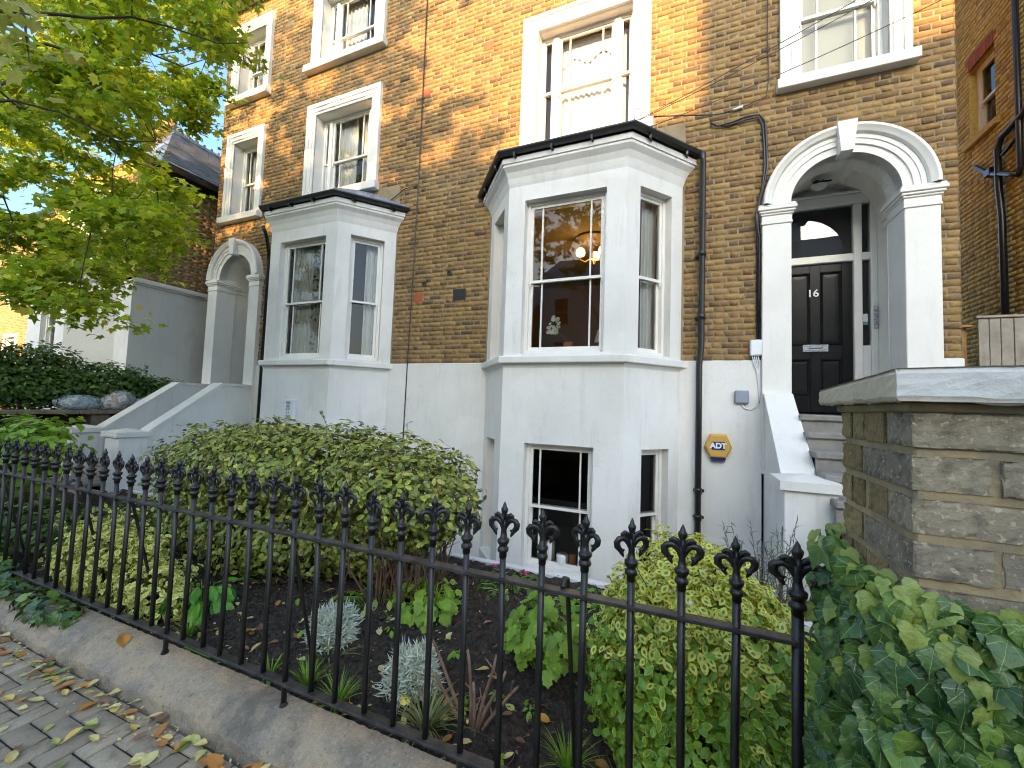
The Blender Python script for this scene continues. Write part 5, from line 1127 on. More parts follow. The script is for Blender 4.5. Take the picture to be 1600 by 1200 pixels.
MB().tube([(-1.44, 5.28, 2.45), (-1.5, 5.2, 2.55), (-1.57, 5.15, 2.62)], .008, 5).build('stem', 'twig', pp)
P_ = np.array([(-1.60+rnd.uniform(-.05, .05), 5.14+rnd.uniform(-.02, .02), 2.68+rnd.uniform(-.09, .09)) for _ in range(26)])
leaves(pp, ROUND, P_, np.tile((0, -1, .1), (26, 1))+NP.uniform(-.4, .4, (26, 3)), NP.uniform(-1, 1, (26, 3)), NP.uniform(.04, .07, 26), 'silver_leaf')
for nm, lab, x, r_, pr in (('jar', 'tall white jar on the lower sill of the lit-bay house', -1.555, .05, [(.056, -.40), (.058, -.10), (.045, -.08)]), ('bowl', 'round white bowl standing right of the tall jar on the lower sill', -1.40, .06, [(.042, -.40), (.074, -.33), (.078, -.24), (.068, -.22)]), ('jar', 'small reddish pot beside the white bowl on the lower sill', -1.27, .04, [(.04, -.40), (.045, -.22), (.04, -.21)])):
    MB().lathe(pr, (x, 5.14), 14).build(nm, 'terracotta' if 'reddish' in lab else 'ceramic', None, True, label=lab, cat=nm)
SPRAYS = [(-9.75,4.29,5.02),(-5.83,3.3,7.55),(-5.94,3.31,7.16),(-12.68,3.62,6.67),(-13.24,2.74,8.61),(-4.67,1.91,5.24),(-4.68,2.55,5.54),(-6.85,2.17,2.7),(-8.12,2.4,5.81),(-11.83,2.8,9.24),(-9.95,3.93,10.12),(-14.22,4.36,9.56),(-9.32,3.34,7.18),(-10.84,4.83,11.02),(-8.43,1.92,3.72),(-5.3,2.04,6.05),(-13.17,4.23,7.31),(-12,3.02,4.74),(-16.09,3.73,9.34),(-8.16,2.43,6.08),(-17.91,3.97,12.01),(-6.8,2.61,5.38),(-7.59,3.27,3.78),(-14.29,4.65,12.23),(-19.92,4.42,9.32),(-10.57,2.72,4.5),(-6.53,3.2,7.32),(-11.49,4.09,7.12),(-8.71,3.11,6.96),(-19.55,4.87,10.85),(-5.9,2.17,5.08),(-9.63,2.92,4.15),(-6.5,2.99,3.85),(-10.43,3.97,4.79),(-6.04,1.92,2.63),(-10.23,3.91,8.4),(-10.28,3.84,4.39),(-9.76,4.38,5.09),(-8.41,2.79,3.61),(-6.25,2.4,4.54),(-10.85,4.06,5.45),(-9.15,4.24,8.89),(-7.59,3.16,4.59),(-8.63,3.81,4.43),(-5.27,2.38,6.34),(-7.14,2.56,4.27),(-4.36,2.03,3.54),(-5.87,2.06,5.44),(-10.06,2.44,6.67),(-13.2,3.3,10.53),(-11,3.67,5.84),(-9.52,3.13,7.3),(-9.63,2.18,4.73),(-9.43,3.64,7.31),(-6.67,2.38,3.38),(-14.05,3.59,6.53),(-11.06,4.58,8.44),(-17.98,3.6,12.09),(-9.3,3.79,8.74),(-8.25,2.77,6.88),(-11.98,4.84,9.71),(-7.73,2.86,5.77),(-7.66,2.27,5.03),(-8.36,2.59,3.84),(-7.26,2.25,2.87),(-9.32,4.13,5.82),(-10.18,2.59,4.21),(-11.43,3.49,8.09),(-11.66,4.14,8.19),(-6.79,2.66,7.22),(-12.16,4.56,4.1),(-11.4,4.24,10.97),(-11.51,4.02,6.42),(-6.57,2.29,3.17),(-8.61,4.41,9.62),(-8.19,2.52,3.79),(-7.32,2.89,5.26),(-16.76,4.34,7.61),(-19.65,4.36,12.12),(-14.04,3.2,5.33),(-9.99,4.43,10.32),(-14.37,4.04,6.43),(-19.2,4.65,11.54),(-12.15,3.14,5.78),(-7.74,2.03,4.23),(-8.89,2.12,5.72),(-17.85,4.13,7.82),(-5.87,3.2,6.92),(-11.58,2.72,4.87),(-9.01,3.56,3.55),(-8.55,3.56,7.45),(-12.56,3.01,8.5),(-8.64,4.04,8.47),(-9.24,3.9,9.21),(-16.42,3.68,11.42),(-8.85,2.84,3.93),(-22.11,4.76,14.3),(-5.09,2.25,5.35),(-7.39,3.77,8.02),(-9.39,2.9,7.33),(-7.34,3.06,6.17),(-9.38,2.46,3.66),(-9.87,4.12,6.14),(-6.29,2,6.06),(-18.08,4.57,13.85),(-5.02,1.9,3.16),(-9.89,3.76,3.83),(-6.37,2.2,4.71),(-12.44,3.02,9.02),(-6.43,2.23,3.02),(-9.85,2.76,7.81),(-7.14,2,4.69),(-5.15,2.39,3.51),(-10.3,2.59,8.66),(-20.91,4.82,10.92),(-10.47,3.3,7.53),(-15.75,3.92,10.31),(-5.21,1.92,2.46),(-21.46,4.87,9.34),(-5.81,2.18,5.02),(-4.57,2.63,6.21),(-9.33,2.08,5.73),(-9.96,2.82,6.39),(-22.87,4.81,16.09),(-11.79,3.11,6.4),(-7.7,2.84,7.53),(-19.12,4.66,8.77),(-5.86,2.54,3.16),(-15.32,3.36,7.13),(-9.46,3.78,7.17),(-14.51,4.38,8.4),(-10.82,2.84,8.53),(-8.39,2.07,3.67),(-9.53,2.15,6.66),(-7.53,2.64,4.75),(-9.12,2.16,4.17),(-7.53,2.2,5.43),(-12.38,4.16,8.8),(-9.27,3.86,3.76),(-10.57,3.87,4.43),(-10.34,2.41,8.23),(-8.08,1.94,3.61),(-13.91,2.97,9.73),(-7.77,3.19,7.06),(-6.14,1.94,5),(-9.58,4.08,4.32),(-10.06,2.41,5.41),(-19.47,4.64,11.33),(-9.05,3.22,6.28),(-10.94,4.34,10.18),(-14.9,4.83,12.71),(-14.9,3.35,6.72),(-9.43,2.5,6.75),(-10.53,4.15,7.91),(-9.56,2.64,6.48),(-13.67,4.4,10.92),(-6.88,2.41,6.98),(-8.72,2.16,4.02),(-6.85,3.03,3.72),(-16.92,3.66,7.93),(-10.95,2.85,6.8),(-14.26,3.05,8.48),(-8.28,3.1,4.47),(-8.19,3.47,4.78),(-7.74,2.16,6.88),(-9.22,4.16,9.56),(-8.44,3.45,7.66),(-8.6,4.82,8.75),(-4.92,1.91,4.4),(-12.09,3.86,9.54),(-5.32,2.23,4.77),(-5.09,2.82,5.91),(-8.13,2.4,4.51),(-5.78,2.57,3.54),(-18.91,4.39,8.3),(-10.28,3.49,6.85),(-8.23,2.46,4.65),(-17.26,3.59,11.73),(-6.12,2.47,6.08),(-9.41,3.97,5.47),(-7.33,3.35,8.04),(-9.65,3.1,3.82),(-7.13,2.48,6.85),(-9.77,2.36,7.79),(-10.29,4.17,9.75),(-9.23,2.09,7.26),(-12.29,3.28,7.6),(-4.6,2.15,3.27),(-8.92,3.03,5.46),(-12.16,3.02,5.81),(-9.45,2.28,3.97),(-12.13,2.96,6.59),(-10.58,3.4,7.79),(-7.59,3.63,4.12),(-15.15,4.44,9.66),(-8.73,3.16,8.46),(-12.08,3.33,9.66),(-6.76,2.36,2.86),(-8.43,4.2,9.76),(-8.78,2.65,8.14),(-9.77,3.45,6.97),(-22.19,4.82,13.54),(-6.14,2.16,4.6),(-6.3,1.97,2.63),(-7.74,2.67,3.8),(-4.79,1.97,5.67),(-7.67,4.24,8.52),(-5.98,2.18,2.6),(-9.9,3.31,7.63),(-8.21,2.12,5.16),(-6.23,2.16,2.9),(-9.05,2.08,3.49),(-7.21,2.14,2.89),(-12.35,4.16,9.18),(-7.62,2.57,3.76),(-17.15,3.83,11.97),(-10.36,3.33,7.14),(-5.69,2.3,3.55),(-5.11,1.92,3.37),(-11.22,4.28,6.24),(-8.83,2.01,5.03),(-6.05,1.96,4.94),(-12.95,3.86,7.63),(-11.87,4.71,5.77),(-16.28,4.7,11.93),(-17.7,4.11,9.03),(-12.25,4.67,8.54),(-14.48,4.39,7.48),(-13.78,3.38,8.3),(-8.39,3.26,7.48),(-6.95,3.6,6.13),(-6.6,3.6,6.09),(-6.63,3.5,6.26),(-7.24,3.7,6.05),(-5.42,3,6),(-5.22,3,5.87),(-7.63,3.5,6.55),(-7.4,3.5,6.38),(-7.13,3.5,6.49),(-7.06,3.6,5.77),(-6.62,3.6,5.94),(-7.74,3.4,5.79),(-6.73,3.4,3.91),(-6.86,3.3,3.86)]
MB().bbox(-1.95, -.9, 5.12, 5.36, -.46, -.40, .005).build('sill_board', 'white_gloss', hR)
# ---------------------------------------------------------------- shrubs and plants
CAM = np.array([0, 0, 1.6])
def shrub(name, label, cat, ells, n, tmpl, mats, size, n_single=0, depth=.22, ground=.03, up=.45, stems=None, stem_mat='twig', group=None, tipdown=False, lump=.12, seed=0, flat=1.0, pick=None, shoots=0):
    """leaves spread through the outer part of a union of ellipsoids (cx,cy,cz,rx,ry,rz); lumps and gaps come from noise"""
    rs = np.random.RandomState(seed+5)
    t = thing(name, label, cat, (ells[0][0], ells[0][1], ground), group)
    E_ = np.array(ells); wts = E_[:, 3]*E_[:, 5]+E_[:, 3]*E_[:, 4]; wts /= wts.sum()
    P = []; N = []
    while len(P) < n:
        k = rs.choice(len(E_), p=wts); d = unit(rs.normal(size=3)); r = 1-depth*rs.rand()**1.6
        ph = np.sin(d[0]*5+k)*np.sin(d[1]*6+2*k)*np.sin(d[2]*5+1)+.6*np.sin(d[0]*13+k)*np.sin(d[2]*14)
        r *= 1+lump*ph; p = E_[k, :3]+d*E_[k, 3:]*r
        if p[2] < ground: continue
        q = (p-E_[:, :3])/E_[:, 3:]
        if ((q**2).sum(1) < (1-depth*1.3)**2).any(): continue
        if p[1] < 1.56 and name != 'ivy': p[1] = 1.56+rs.rand()*.06
        P.append(p); N.append(d/E_[k, 3:])
    P = np.array(P); N = unit(np.array(N)); N = unit(N*1.0+np.array([0, 0, up])+rs.normal(size=P.shape)*.42)
    T = rs.normal(size=P.shape); T[:, 2] += (-1.0 if tipdown else .35)
    sz = rs.uniform(size[0], size[1], n)
    if shoots:
        sb = MB(); sp, sn, st_ = [], [], []
        for i in rs.choice(len(P), shoots):
            if P[i][2] < ground+.15: continue
            d = unit(unit(P[i]-E_[0, :3])*.6+np.array([0, 0, .8])+rs.normal(size=3)*.35); L = rs.uniform(.07, .17); e = P[i]+d*L
            sb.tube([tuple(P[i]-d*.05), tuple(P[i]+d*L*.5+rs.normal(size=3)*.006), tuple(e)], [.003, .002, .0012], 4)
            for u in np.linspace(.2, 1, rs.randint(4, 9)): sp.append(P[i]+d*L*u+rs.normal(size=3)*.006); sn.append(rs.normal(size=3)*.7+np.array([0, -.3, .8])); st_.append(d*.5+rs.normal(size=3)*.8)
        sb.build('shoots', stem_mat, t)
        leaves(t, tmpl, sp, sn, st_, rs.uniform(size[0]*.8, size[1]*.9, len(sp)), mats if isinstance(mats, str) else mats[0], 0, stuff='shoot_leaves')
    if isinstance(mats, str): leaves(t, tmpl, P, N, T, sz, mats, n_single)
    else:
        which = pick(P, rs); cnt = np.bincount(which, minlength=len(mats))
        for i, mn in enumerate(mats):
            s = which == i
            if s.any(): leaves(t, tmpl, P[s], N[s], T[s], sz[s], mn, int(n_single*cnt[i]/n))
    if stems:
        b = MB()
        for _ in range(stems):
            k = rs.choice(len(E_), p=wts); c = E_[k]; a = (c[0]+rs.uniform(-.5, .5)*c[3], c[1]+rs.uniform(-.4, .4)*c[4], ground-.02)
            d = unit(rs.normal(size=3)); e = c[:3]+d*c[3:]*.85; e[2] = max(e[2], ground+.15)
            mid = (np.array(a)*.5+e*.5)+rs.normal(size=3)*.05; b.tube([a, mid, e], [.009, .006, .003], 5)
        b.build('stems', stem_mat, t)
    return t
# variegated bush by the gate: yellow-edged above, greener below
def pk(P, rs): return ((P[:, 2]+rs.normal(size=len(P))*.10) < .66).astype(int)
shrub('euonymus_bush', 'rounded yellow-edged evergreen bush behind the last railings by the pier', 'bush',
      [(.02, 2.10, .58, .36, .36, .46), (-.10, 2.02, .45, .31, .34, .42), (.20, 2.05, .50, .29, .36, .43), (.05, 1.95, .30, .38, .32, .32)], 9500, OVAL, ['euonymus_leaf', 'euonymus_leaf_green'], (.031, .048), 300, .26, .05, .5, 40, lump=.10, seed=1, pick=pk, shoots=45)
shrub('clipped_hedge', 'big clipped green shrub with bare stems filling the middle of the garden', 'hedge',
      [(-2.15, 2.75, .92, .75, .55, .42), (-2.9, 2.8, .98, .85, .6, .42), (-3.7, 2.8, .95, .85, .6, .44), (-4.5, 2.85, .86, .80, .55, .44), (-1.82, 2.72, .84, .40, .45, .34), (-2.5, 2.85, .55, .7, .45, .4), (-3.4, 2.7, .45, 1.0, .5, .45), (-4.4, 2.8, .45, .8, .5, .45)], 22000, OVAL, 'hedge_leaf', (.042, .066), 260, .42, .06, .55, 60, 'twig', lump=.12, seed=2, shoots=130)
hs = thing('hedge_stems', 'bare twiggy stems under the right end of the clipped shrub', 'stems', (-1.8, 2.7, .05))
b = MB()
for k in range(46):
    a = (-1.95+rnd.uniform(-.25, .22), 2.7+rnd.uniform(-.2, .2), .03); c = (a[0]+rnd.uniform(-.25, .35), a[1]+rnd.uniform(-.25, .2), rnd.uniform(.6, 1.0))
    m_ = tuple((a[i]+c[i])/2+rnd.uniform(-.07, .07) for i in range(3)); b.tube([a, m_, c], [.010, .007, .003], 5)
    for q in range(2): b.tube([m_, tuple(m_[i]+rnd.uniform(-.16, .16) for i in range(3))], [.004, .0015], 4)
b.build('stems', 'twig', hs)
shrub('golden_bush', 'pale yellow variegated shrub pressed against the railings on the left', 'bush',
      [(-3.95, 1.80, .28, .42, .22, .31), (-4.38, 1.82, .26, .36, .22, .28), (-3.48, 1.82, .20, .34, .22, .24), (-4.15, 1.82, .46, .22, .18, .18), (-3.7, 1.84, .42, .16, .15, .15)], 2600, OVAL, 'pale_euonymus_leaf', (.040, .062), 200, .3, .05, .5, 30, lump=.22, seed=3, shoots=40)
shrub('dark_hedge', 'tall dark green hedge above the low ledge on the left', 'hedge',
      [(-10.45, 2.4, 1.95, .42, .8, .62), (-10.5, 3.4, 1.85, .42, .8, .58), (-10.45, 4.4, 1.72, .40, .8, .48), (-10.45, 5.3, 1.58, .38, .7, .38), (-10.5, 1.4, 2.0, .45, .8, .7), (-10.4, 3, 1.6, .42, 1.5, .36), (-10.45, 6.0, 1.5, .36, .6, .32)], 19000, OVAL, 'dark_hedge_leaf', (.06, .095), 0, .55, 1.27, .4, 40, lump=.10, seed=4, shoots=90)
# low wall ivy spilling onto the plinth at the far left
shrub('ivy', 'dark ivy trailing over the far end of the plinth', 'ivy', [(-4.9, 1.46, .16, .55, .16, .14), (-3.95, 1.45, .14, .4, .11, .09), (-5.7, 1.5, .2, .6, .2, .2)], 700, IVY, 'ivy_leaf', (.05, .085), 150, .5, .06, .8, lump=.2, seed=6, tipdown=True)
shrub('young_tree_shrub', 'bright green serrated-leaf sapling at the far left of the railings', 'shrub', [(-7.3, 2.45, 1.0, .55, .4, .30), (-7.9, 2.5, .9, .6, .4, .4), (-7.1, 2.3, .7, .5, .4, .3)], 700, OVAL, 'lime_leaf', (.09, .15), 120, .6, .1, .8, 14, lump=.3, seed=7)
shrub('low_shrubs', 'dark leafy plants filling the bed at the left behind the railings', 'shrub', [(-6.0, 2.0, .22, .9, .4, .3), (-7.4, 2.1, .4, .9, .4, .5), (-5.4, 2.6, .2, .6, .4, .28)], 1900, OVAL, 'dark_hedge_leaf', (.06, .10), 0, .6, .04, .6, 20, lump=.25, seed=8)
# broad-leaved plant
def rosette(name, label, cat, c, n, tmpl, mat, size, spread, tilt=.6, group=None, single=True, seed=0, stem=None):
    rs = np.random.RandomState(seed+50); t = thing(name, label, cat, c, group); P = []; N = []; T = []; b = MB()
    for i in range(n):
        a = rs.uniform(0, 6.283); r = spread*rs.rand()**.5; h = rs.uniform(.3, 1.0)
        p = np.array([c[0]+r*math.cos(a), c[1]+r*math.sin(a), c[2]+(stem or .15)*h*(1-.3*r/spread)])
        b.tube([(c[0]+.2*r*math.cos(a), c[1]+.2*r*math.sin(a), c[2]-.02), (c[0]+.6*r*math.cos(a), c[1]+.6*r*math.sin(a), p[2]-.01), tuple(p)], .003, 4)
        P.append(p); N.append([.5*math.cos(a), .5*math.sin(a)-.45, tilt+.3]); T.append([math.cos(a), math.sin(a)-.2, -.25])
    b.build('stems', 'grass_blade', t)
    leaves(t, tmpl, np.array(P), np.array(N)+rs.normal(size=(n, 3))*.25, np.array(T)+rs.normal(size=(n, 3))*.25, rs.uniform(*size, n), mat, n if single else 0)
    return t
rosette('broad_leaved_plant', 'broad glossy green leaves beside the golden shrub', 'plant', (-3.22, 1.98, .05), 26, OVAL, 'broad_leaf', (.11, .20), .17, .7, seed=1, stem=.26)
rosette('geranium_plant', 'lime green lobed-leaf plant below the right end of the clipped shrub', 'plant', (-1.66, 2.55, .08), 85, LOBED, 'lime_leaf', (.055, .09), .20, .8, seed=2, stem=.30)
rosette('geranium_plant', 'taller lime green lobed-leaf plant left of the yellow-edged bush', 'plant', (-.74, 2.36, .08), 120, LOBED, 'lime_leaf', (.055, .095), .20, .8, seed=3, stem=.48)
rosette('small_green_plant', 'dark green low plant with yellow flowers at the back of the bed', 'plant', (-1.30, 3.15, .09), 70, OVAL, 'dark_hedge_leaf', (.05, .08), .26, .8, seed=4, stem=.16)
rosette('small_green_plant', 'low ferny green plant at the back edge right of the flowers', 'plant', (-.55, 3.2, .09), 60, OVAL, 'broad_leaf', (.05, .09), .25, .8, seed=5, stem=.14)
rosette('small_green_plant', 'clump of ivy-green leaves under the shrub behind the soil', 'plant', (-2.1, 2.55, .06), 60, OVAL, 'hedge_leaf', (.06, .09), .30, .8, seed=6, stem=.16)
for (x, y, z, mat, lab, cat) in ((-1.50, 3.3, .24, 'flower_pink', 'pink flower head at the back of the bed, the left one', 'flower'), (-1.22, 3.3, .23, 'flower_pink', 'pink flower head behind the stay, the right one', 'flower'), (-1.28, 3.05, .17, 'flower_yellow', 'pale yellow bloom on the dark green low plant', 'flower'), (-1.36, 2.75, .10, 'flower_yellow', 'yellow bloom lying on the soil in front of the dark green plant', 'flower'), (-1.27, 1.78, .13, 'flower_yellow', 'orange-yellow bloom by the striped grass near the pruned stems', 'flower')):
    t = thing('flower', lab, cat, (x, y, z)); n = 14; a = np.linspace(0, 6.28*2, n)
    leaves(t, ROUND, np.stack([x+NP.uniform(-.02, .02, n), y+NP.uniform(-.02, .02, n), z+NP.uniform(-.015, .012, n)], -1), np.stack([.3*np.cos(a), .3*np.sin(a)-.3, np.ones(n)], -1), np.stack([np.cos(a), np.sin(a), .4*np.ones(n)], -1), NP.uniform(.012, .026, n), mat, 0, 'petal', 'petals')
    MB().tube([(x, y, z-.14), (x, y, z)], .003, 4).build('stem', 'grass_blade', t)
def tuft(name, label, c, n, mat, L, spread, w=.5, cat='grass tuft', group=None, seed=0, lean=.9):
    rs = np.random.RandomState(seed+90); t = thing(name, label, cat, c, group); V = []; F = []
    for i in range(n):
        a = rs.uniform(0, 6.283); r = spread*.25*rs.rand(); l = rs.uniform(.6, 1)*L; ln = lean*rs.uniform(.3, 1); p0 = np.array([c[0]+r*math.cos(a), c[1]+r*math.sin(a), c[2]-.01])
        d = np.array([math.cos(a), math.sin(a), 0]); s = np.array([-d[1], d[0], 0]); b = len(V); ww = .0042*w*rs.uniform(.7, 1.3)
        for k in range(5):
            u = k/4; q = p0+d*l*ln*u**1.5+np.array([0, 0, l*(u-(.55*ln)*u*u)]); wk = ww*(1-u**2*.95); V += [q-s*wk, q+s*wk]
        F += [(b+2*k, b+2*k+1, b+2*k+3, b+2*k+2) for k in range(4)]
    link('blades', npmesh('blades', V, F, mat), t, kind='stuff'); return t
for i, (x, y, n, l, lab) in enumerate(((-1.86, 1.72, 70, .20, 'green grass tuft left of the front silver cushion, nearest the second foot'), (-1.60, 1.68, 90, .22, 'fuller green grass tuft between the two silver cushions at the bottom rail'), (-2.12, 1.70, 40, .16, 'small grass tuft left of the bright tufts beside the bottom rail'), (-2.95, 1.75, 50, .18, 'grass tuft among fallen leaves under the broad green leaves'), (-.44, 1.80, 60, .24, 'grass tuft left of the yellow-edged bush near the railings'))):
    tuft('grass_tuft', lab, (x, y, .05), n, 'grass_blade', l, .1, .9, group='grass tufts in the bed', seed=i)
for i, (x, y, n, lab) in enumerate(((-1.13, 1.76, 110, 'arching cream-striped grass left of the pruned stems'), (-.20, 1.72, 120, 'arching cream-striped grass at the foot of the yellow-edged bush'), (-1.95, 1.95, 30, 'sparse striped grass blades in front of the left silver cushion'))):
    tuft('striped_grass', lab, (x, y, .04), n, 'striped_blade', .25, .2, 1.0, group='striped grasses in the bed', seed=20+i, lean=1.2)
def cushion(label, c, r, h, n, seed):
    rs = np.random.RandomState(seed); t = thing('silver_cushion_plant', label, 'plant', c, 'silver cushion plants'); d = rs.normal(size=(n, 3)); d[:, 2] = np.abs(d[:, 2]); d = unit(d)
    d[:, 2] *= h/r; P = np.array(c)+d*r*rs.uniform(.35, .85, (n, 1))*(1+.2*np.sin(d[:, :1]*7)); N = rs.normal(size=(n, 3)); T = d+rs.normal(size=(n, 3))*.45
    leaves(t, BLADE, P, N, T, rs.uniform(.035, .06, n)*1.1, 'silver_leaf', 0, stuff='fronds')
cushion('silver-leaved cushion plant, the farther left one of two', (-2.06, 2.10, .07), .165, .23, 2400, 3)
cushion('silver-leaved cushion plant, the nearer one beside the pruned stems', (-1.34, 1.95, .07), .165, .23, 2600, 4)
ps = thing('pruned_shrub', 'hard-pruned brown woody stems standing bare in the soil', 'shrub', (-.93, 1.86, .03))
for a in ((-.25, .02, .36), (-.20, -.03, .24), (-.05, .03, .36), (.01, -.01, .24), (.11, .02, .38), (.17, .0, .33), (.21, .04, .25)):
    x, y, z = -.93, 1.86, .03; q = [(x+a[0]*.1, y+a[1]*.1, z-.03), (x+a[0]*.45+rnd.uniform(-.01, .01), y+a[1]*.5, z+a[2]*.35), (x+a[0]*.85, y+a[1], z+a[2]*.8), (x+a[0]+rnd.uniform(-.01, .01), y+a[1], z+a[2]*.98)]
    MB().tube(q, [.0115, .0095, .0075, .006], 7).build('stem', 'cut_stem', ps, True)
    for k in range(2):
        p = q[2] if k else q[1]; MB().tube([p, (p[0]+rnd.uniform(-.07, .07), p[1]+rnd.uniform(-.04, .04), p[2]+rnd.uniform(.02, .09))], [.0045, .0025], 5).build('side_twig', 'cut_stem', ps)
rs_ = thing('rosemary_bush', 'grey-green rosemary sprigs behind the yellow-edged bush by the stair pier', 'shrub', (.52, 3.2, .05))
P = []; T = []; b = MB()
for k in range(40):
    a = np.array([.52+rnd.uniform(-.12, .12), 3.2+rnd.uniform(-.12, .12), .05]); e = a+np.array([rnd.uniform(-.2, .2), rnd.uniform(-.15, .15), rnd.uniform(.5, .85)]); b.tube([a, e], [.004, .0015], 4)
    for u in np.linspace(.25, 1, 22): P.append(a+(e-a)*u); T.append((e-a)*.9+NP.normal(size=3)*.35)
b.build('stems', 'twig', rs_); leaves(rs_, BLADE, np.array(P), NP.normal(size=(len(P), 3)), np.array(T), NP.uniform(.04, .065, len(P)), 'rosemary_needle', 0, stuff='needles')
MB().bbox(-4.95, -4.82, 2.2, 2.3, .1, .17, .01).build('plastic_scrap', 'red_plastic', None, label='small red plastic scrap on the soil at the left', cat='litter')
MB().tube([(-2.72, 1.60, .11), (-2.50, 1.61, .10)], .007, 6).build('plant_label', 'broad_leaf', None, label='green plastic stick lying on the soil inside the bottom rail', cat='plant label')

# ---------------------------------------------------------------- ivy over the pier foot
iv = thing('ivy', 'thick ivy with large veined leaves smothering the foot of the brick pier', 'ivy', (.5, .9, 0))
P = []; N = []; T = []; pale = []
rs = np.random.RandomState(77)
while len(P) < 4600:
    f = rs.rand()
    if f < .66:      # in front of the pier
        x = rs.uniform(.29, 1.02); z = rs.uniform(.02, 1.0)**.9*1.34; top = 1.315+.02*math.sin(9*x)-.07*max(0, .5-abs(x-.52)*7)*0
        if z > top: continue
        bulge = .12*(1-(z/1.4)**2)+.03*math.sin(7*x+3)*math.sin(6*z); y = PY0-.03-bulge*rs.uniform(.25, 1.08)
        if x < .36: y += (.36-x)*1.1
        n = np.array([-.25 if x < .36 else .0, -1, .35])
    else:            # round the left side, between railing end and pier
        y = rs.uniform(.95, 1.62); z = rs.uniform(.02, 1.42); topz = 1.31+.02*math.sin(15*y)-.25*max(0, y-1.45)
        if z > topz: continue
        bulge = .07*(1-(z/1.5)**2)+.025*math.sin(9*y)*math.sin(7*z); x = PX0-.02-bulge*rs.uniform(.2, 1.0)
        if y > 1.36: x = rs.uniform(.35, .56)
        n = np.array([-.8, -.55, .4])
    if x/y < .236 and y > 1.1 and z > .3: continue
    P.append((x, y, z)); N.append(n+rs.normal(size=3)*.33); T.append(np.array([rs.uniform(-.5, .5), -.2, -1])+rs.normal(size=3)*.3)
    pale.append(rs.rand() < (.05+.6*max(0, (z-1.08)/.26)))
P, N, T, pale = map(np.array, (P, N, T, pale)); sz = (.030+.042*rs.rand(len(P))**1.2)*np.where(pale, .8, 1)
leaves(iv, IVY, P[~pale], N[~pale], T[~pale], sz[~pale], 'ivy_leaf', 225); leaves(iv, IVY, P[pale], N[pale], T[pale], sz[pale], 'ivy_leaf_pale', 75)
b = MB()
for k in range(26):
    a = (rnd.uniform(.3, .95), PY0-.02, .02); c = (a[0]+rnd.uniform(-.2, .2), PY0-.03, rnd.uniform(.7, 1.25)); b.tube([a, ((a[0]+c[0])/2+rnd.uniform(-.1, .1), PY0-.05, c[2]/2), c], .004, 5)
for k in range(14): b.tube([(PX0-.012, rnd.uniform(.95, 1.3), .02), (PX0-.014, rnd.uniform(.95, 1.3), .6), (PX0-.012, rnd.uniform(.95, 1.3), rnd.uniform(.8, 1.2))], .004, 5)
b.build('stems', 'twig', iv)
# ---------------------------------------------------------------- fallen leaves, one by one
def fallen(n, area, zf, size, group, where, kinds, rs):
    for i in range(n):
        kd = rs.choice(len(kinds), p=[k[2] for k in kinds]); mat, adj, _ = kinds[kd]; x, y = area(rs)
        me = npmesh('fallen_leaf', FL_T[0]*np.array([rs.uniform(.8, 1.2), 1, rs.uniform(.3, 1.8)]), FL_T[1], mat, False, {'rim': FL_T[2], 'vein': FL_T[3]})
        o = link('fallen_leaf', me, None, label=adj+' fallen leaf lying on '+where, cat='leaf', group=adj+' '+group); s = rs.uniform(*size)
        o.location = (x, y, zf(x, y)+.005); o.rotation_euler = (rs.uniform(-.25, .25), rs.uniform(-.25, .25), rs.uniform(0, 6.28)); o.scale = (s, s, s)
FL_T = fan([(-.02, -.25), (.02, -.25), (.03, 0), (.20, .15), (.29, .40), (.22, .72), (.02, 1.0), (-.20, .72), (-.30, .40), (-.22, .15), (-.03, 0)], (0, .42), veins=[1, 1, 1, .2, 0, 0, 0, 1, 0, 0, 0, .2], fold=.35, droop=-.12)
rs = np.random.RandomState(31)
def area_pave(rs):
    if rs.rand() < .72: return rs.uniform(-4.6, -1.5), 1.30-abs(rs.normal())*.11
    return rs.uniform(-3.6, -1.3), rs.uniform(.75, 1.25)
kinds = [('fallen_leaf_yellow', 'yellow', .58), ('fallen_leaf_orange', 'orange', .22), ('fallen_leaf_brown', 'brown', .08), ('fallen_leaf_green', 'green', .12)]
fallen(120, area_pave, lambda x, y: .004, (.045, .085), 'leaves on the paving', 'the grey block paving', kinds, rs)
fallen(34, lambda r: (r.uniform(-1.85, -1.35), r.uniform(1.06, 1.29)), lambda x, y: .008, (.06, .11), 'leaves on the paving', 'the grey block paving', [('fallen_leaf_orange', 'orange', .6), ('fallen_leaf_yellow', 'yellow', .4)], rs)
fallen(120, lambda r: (r.uniform(-3.8, .1), 1.6+abs(r.normal())*.75), lambda x, y: float(soil_z(x, min(y, 3.4)))+.016, (.045, .08), 'leaves on the soil', 'the dark soil behind the railings', [('fallen_leaf_yellow', 'yellow', .64), ('fallen_leaf_orange', 'orange', .2), ('fallen_leaf_brown', 'brown', .16)], rs)
o = link('fallen_leaf', npmesh('fallen_leaf', FL_T[0]*.11, FL_T[1], 'fallen_leaf_orange', False, {'rim': FL_T[2], 'vein': FL_T[3]}), None, label='single orange leaf lying on the concrete plinth near a railing foot', cat='leaf'); o.location = (-3.02, 1.44, .118); o.rotation_euler = (.2, .1, 1.2)

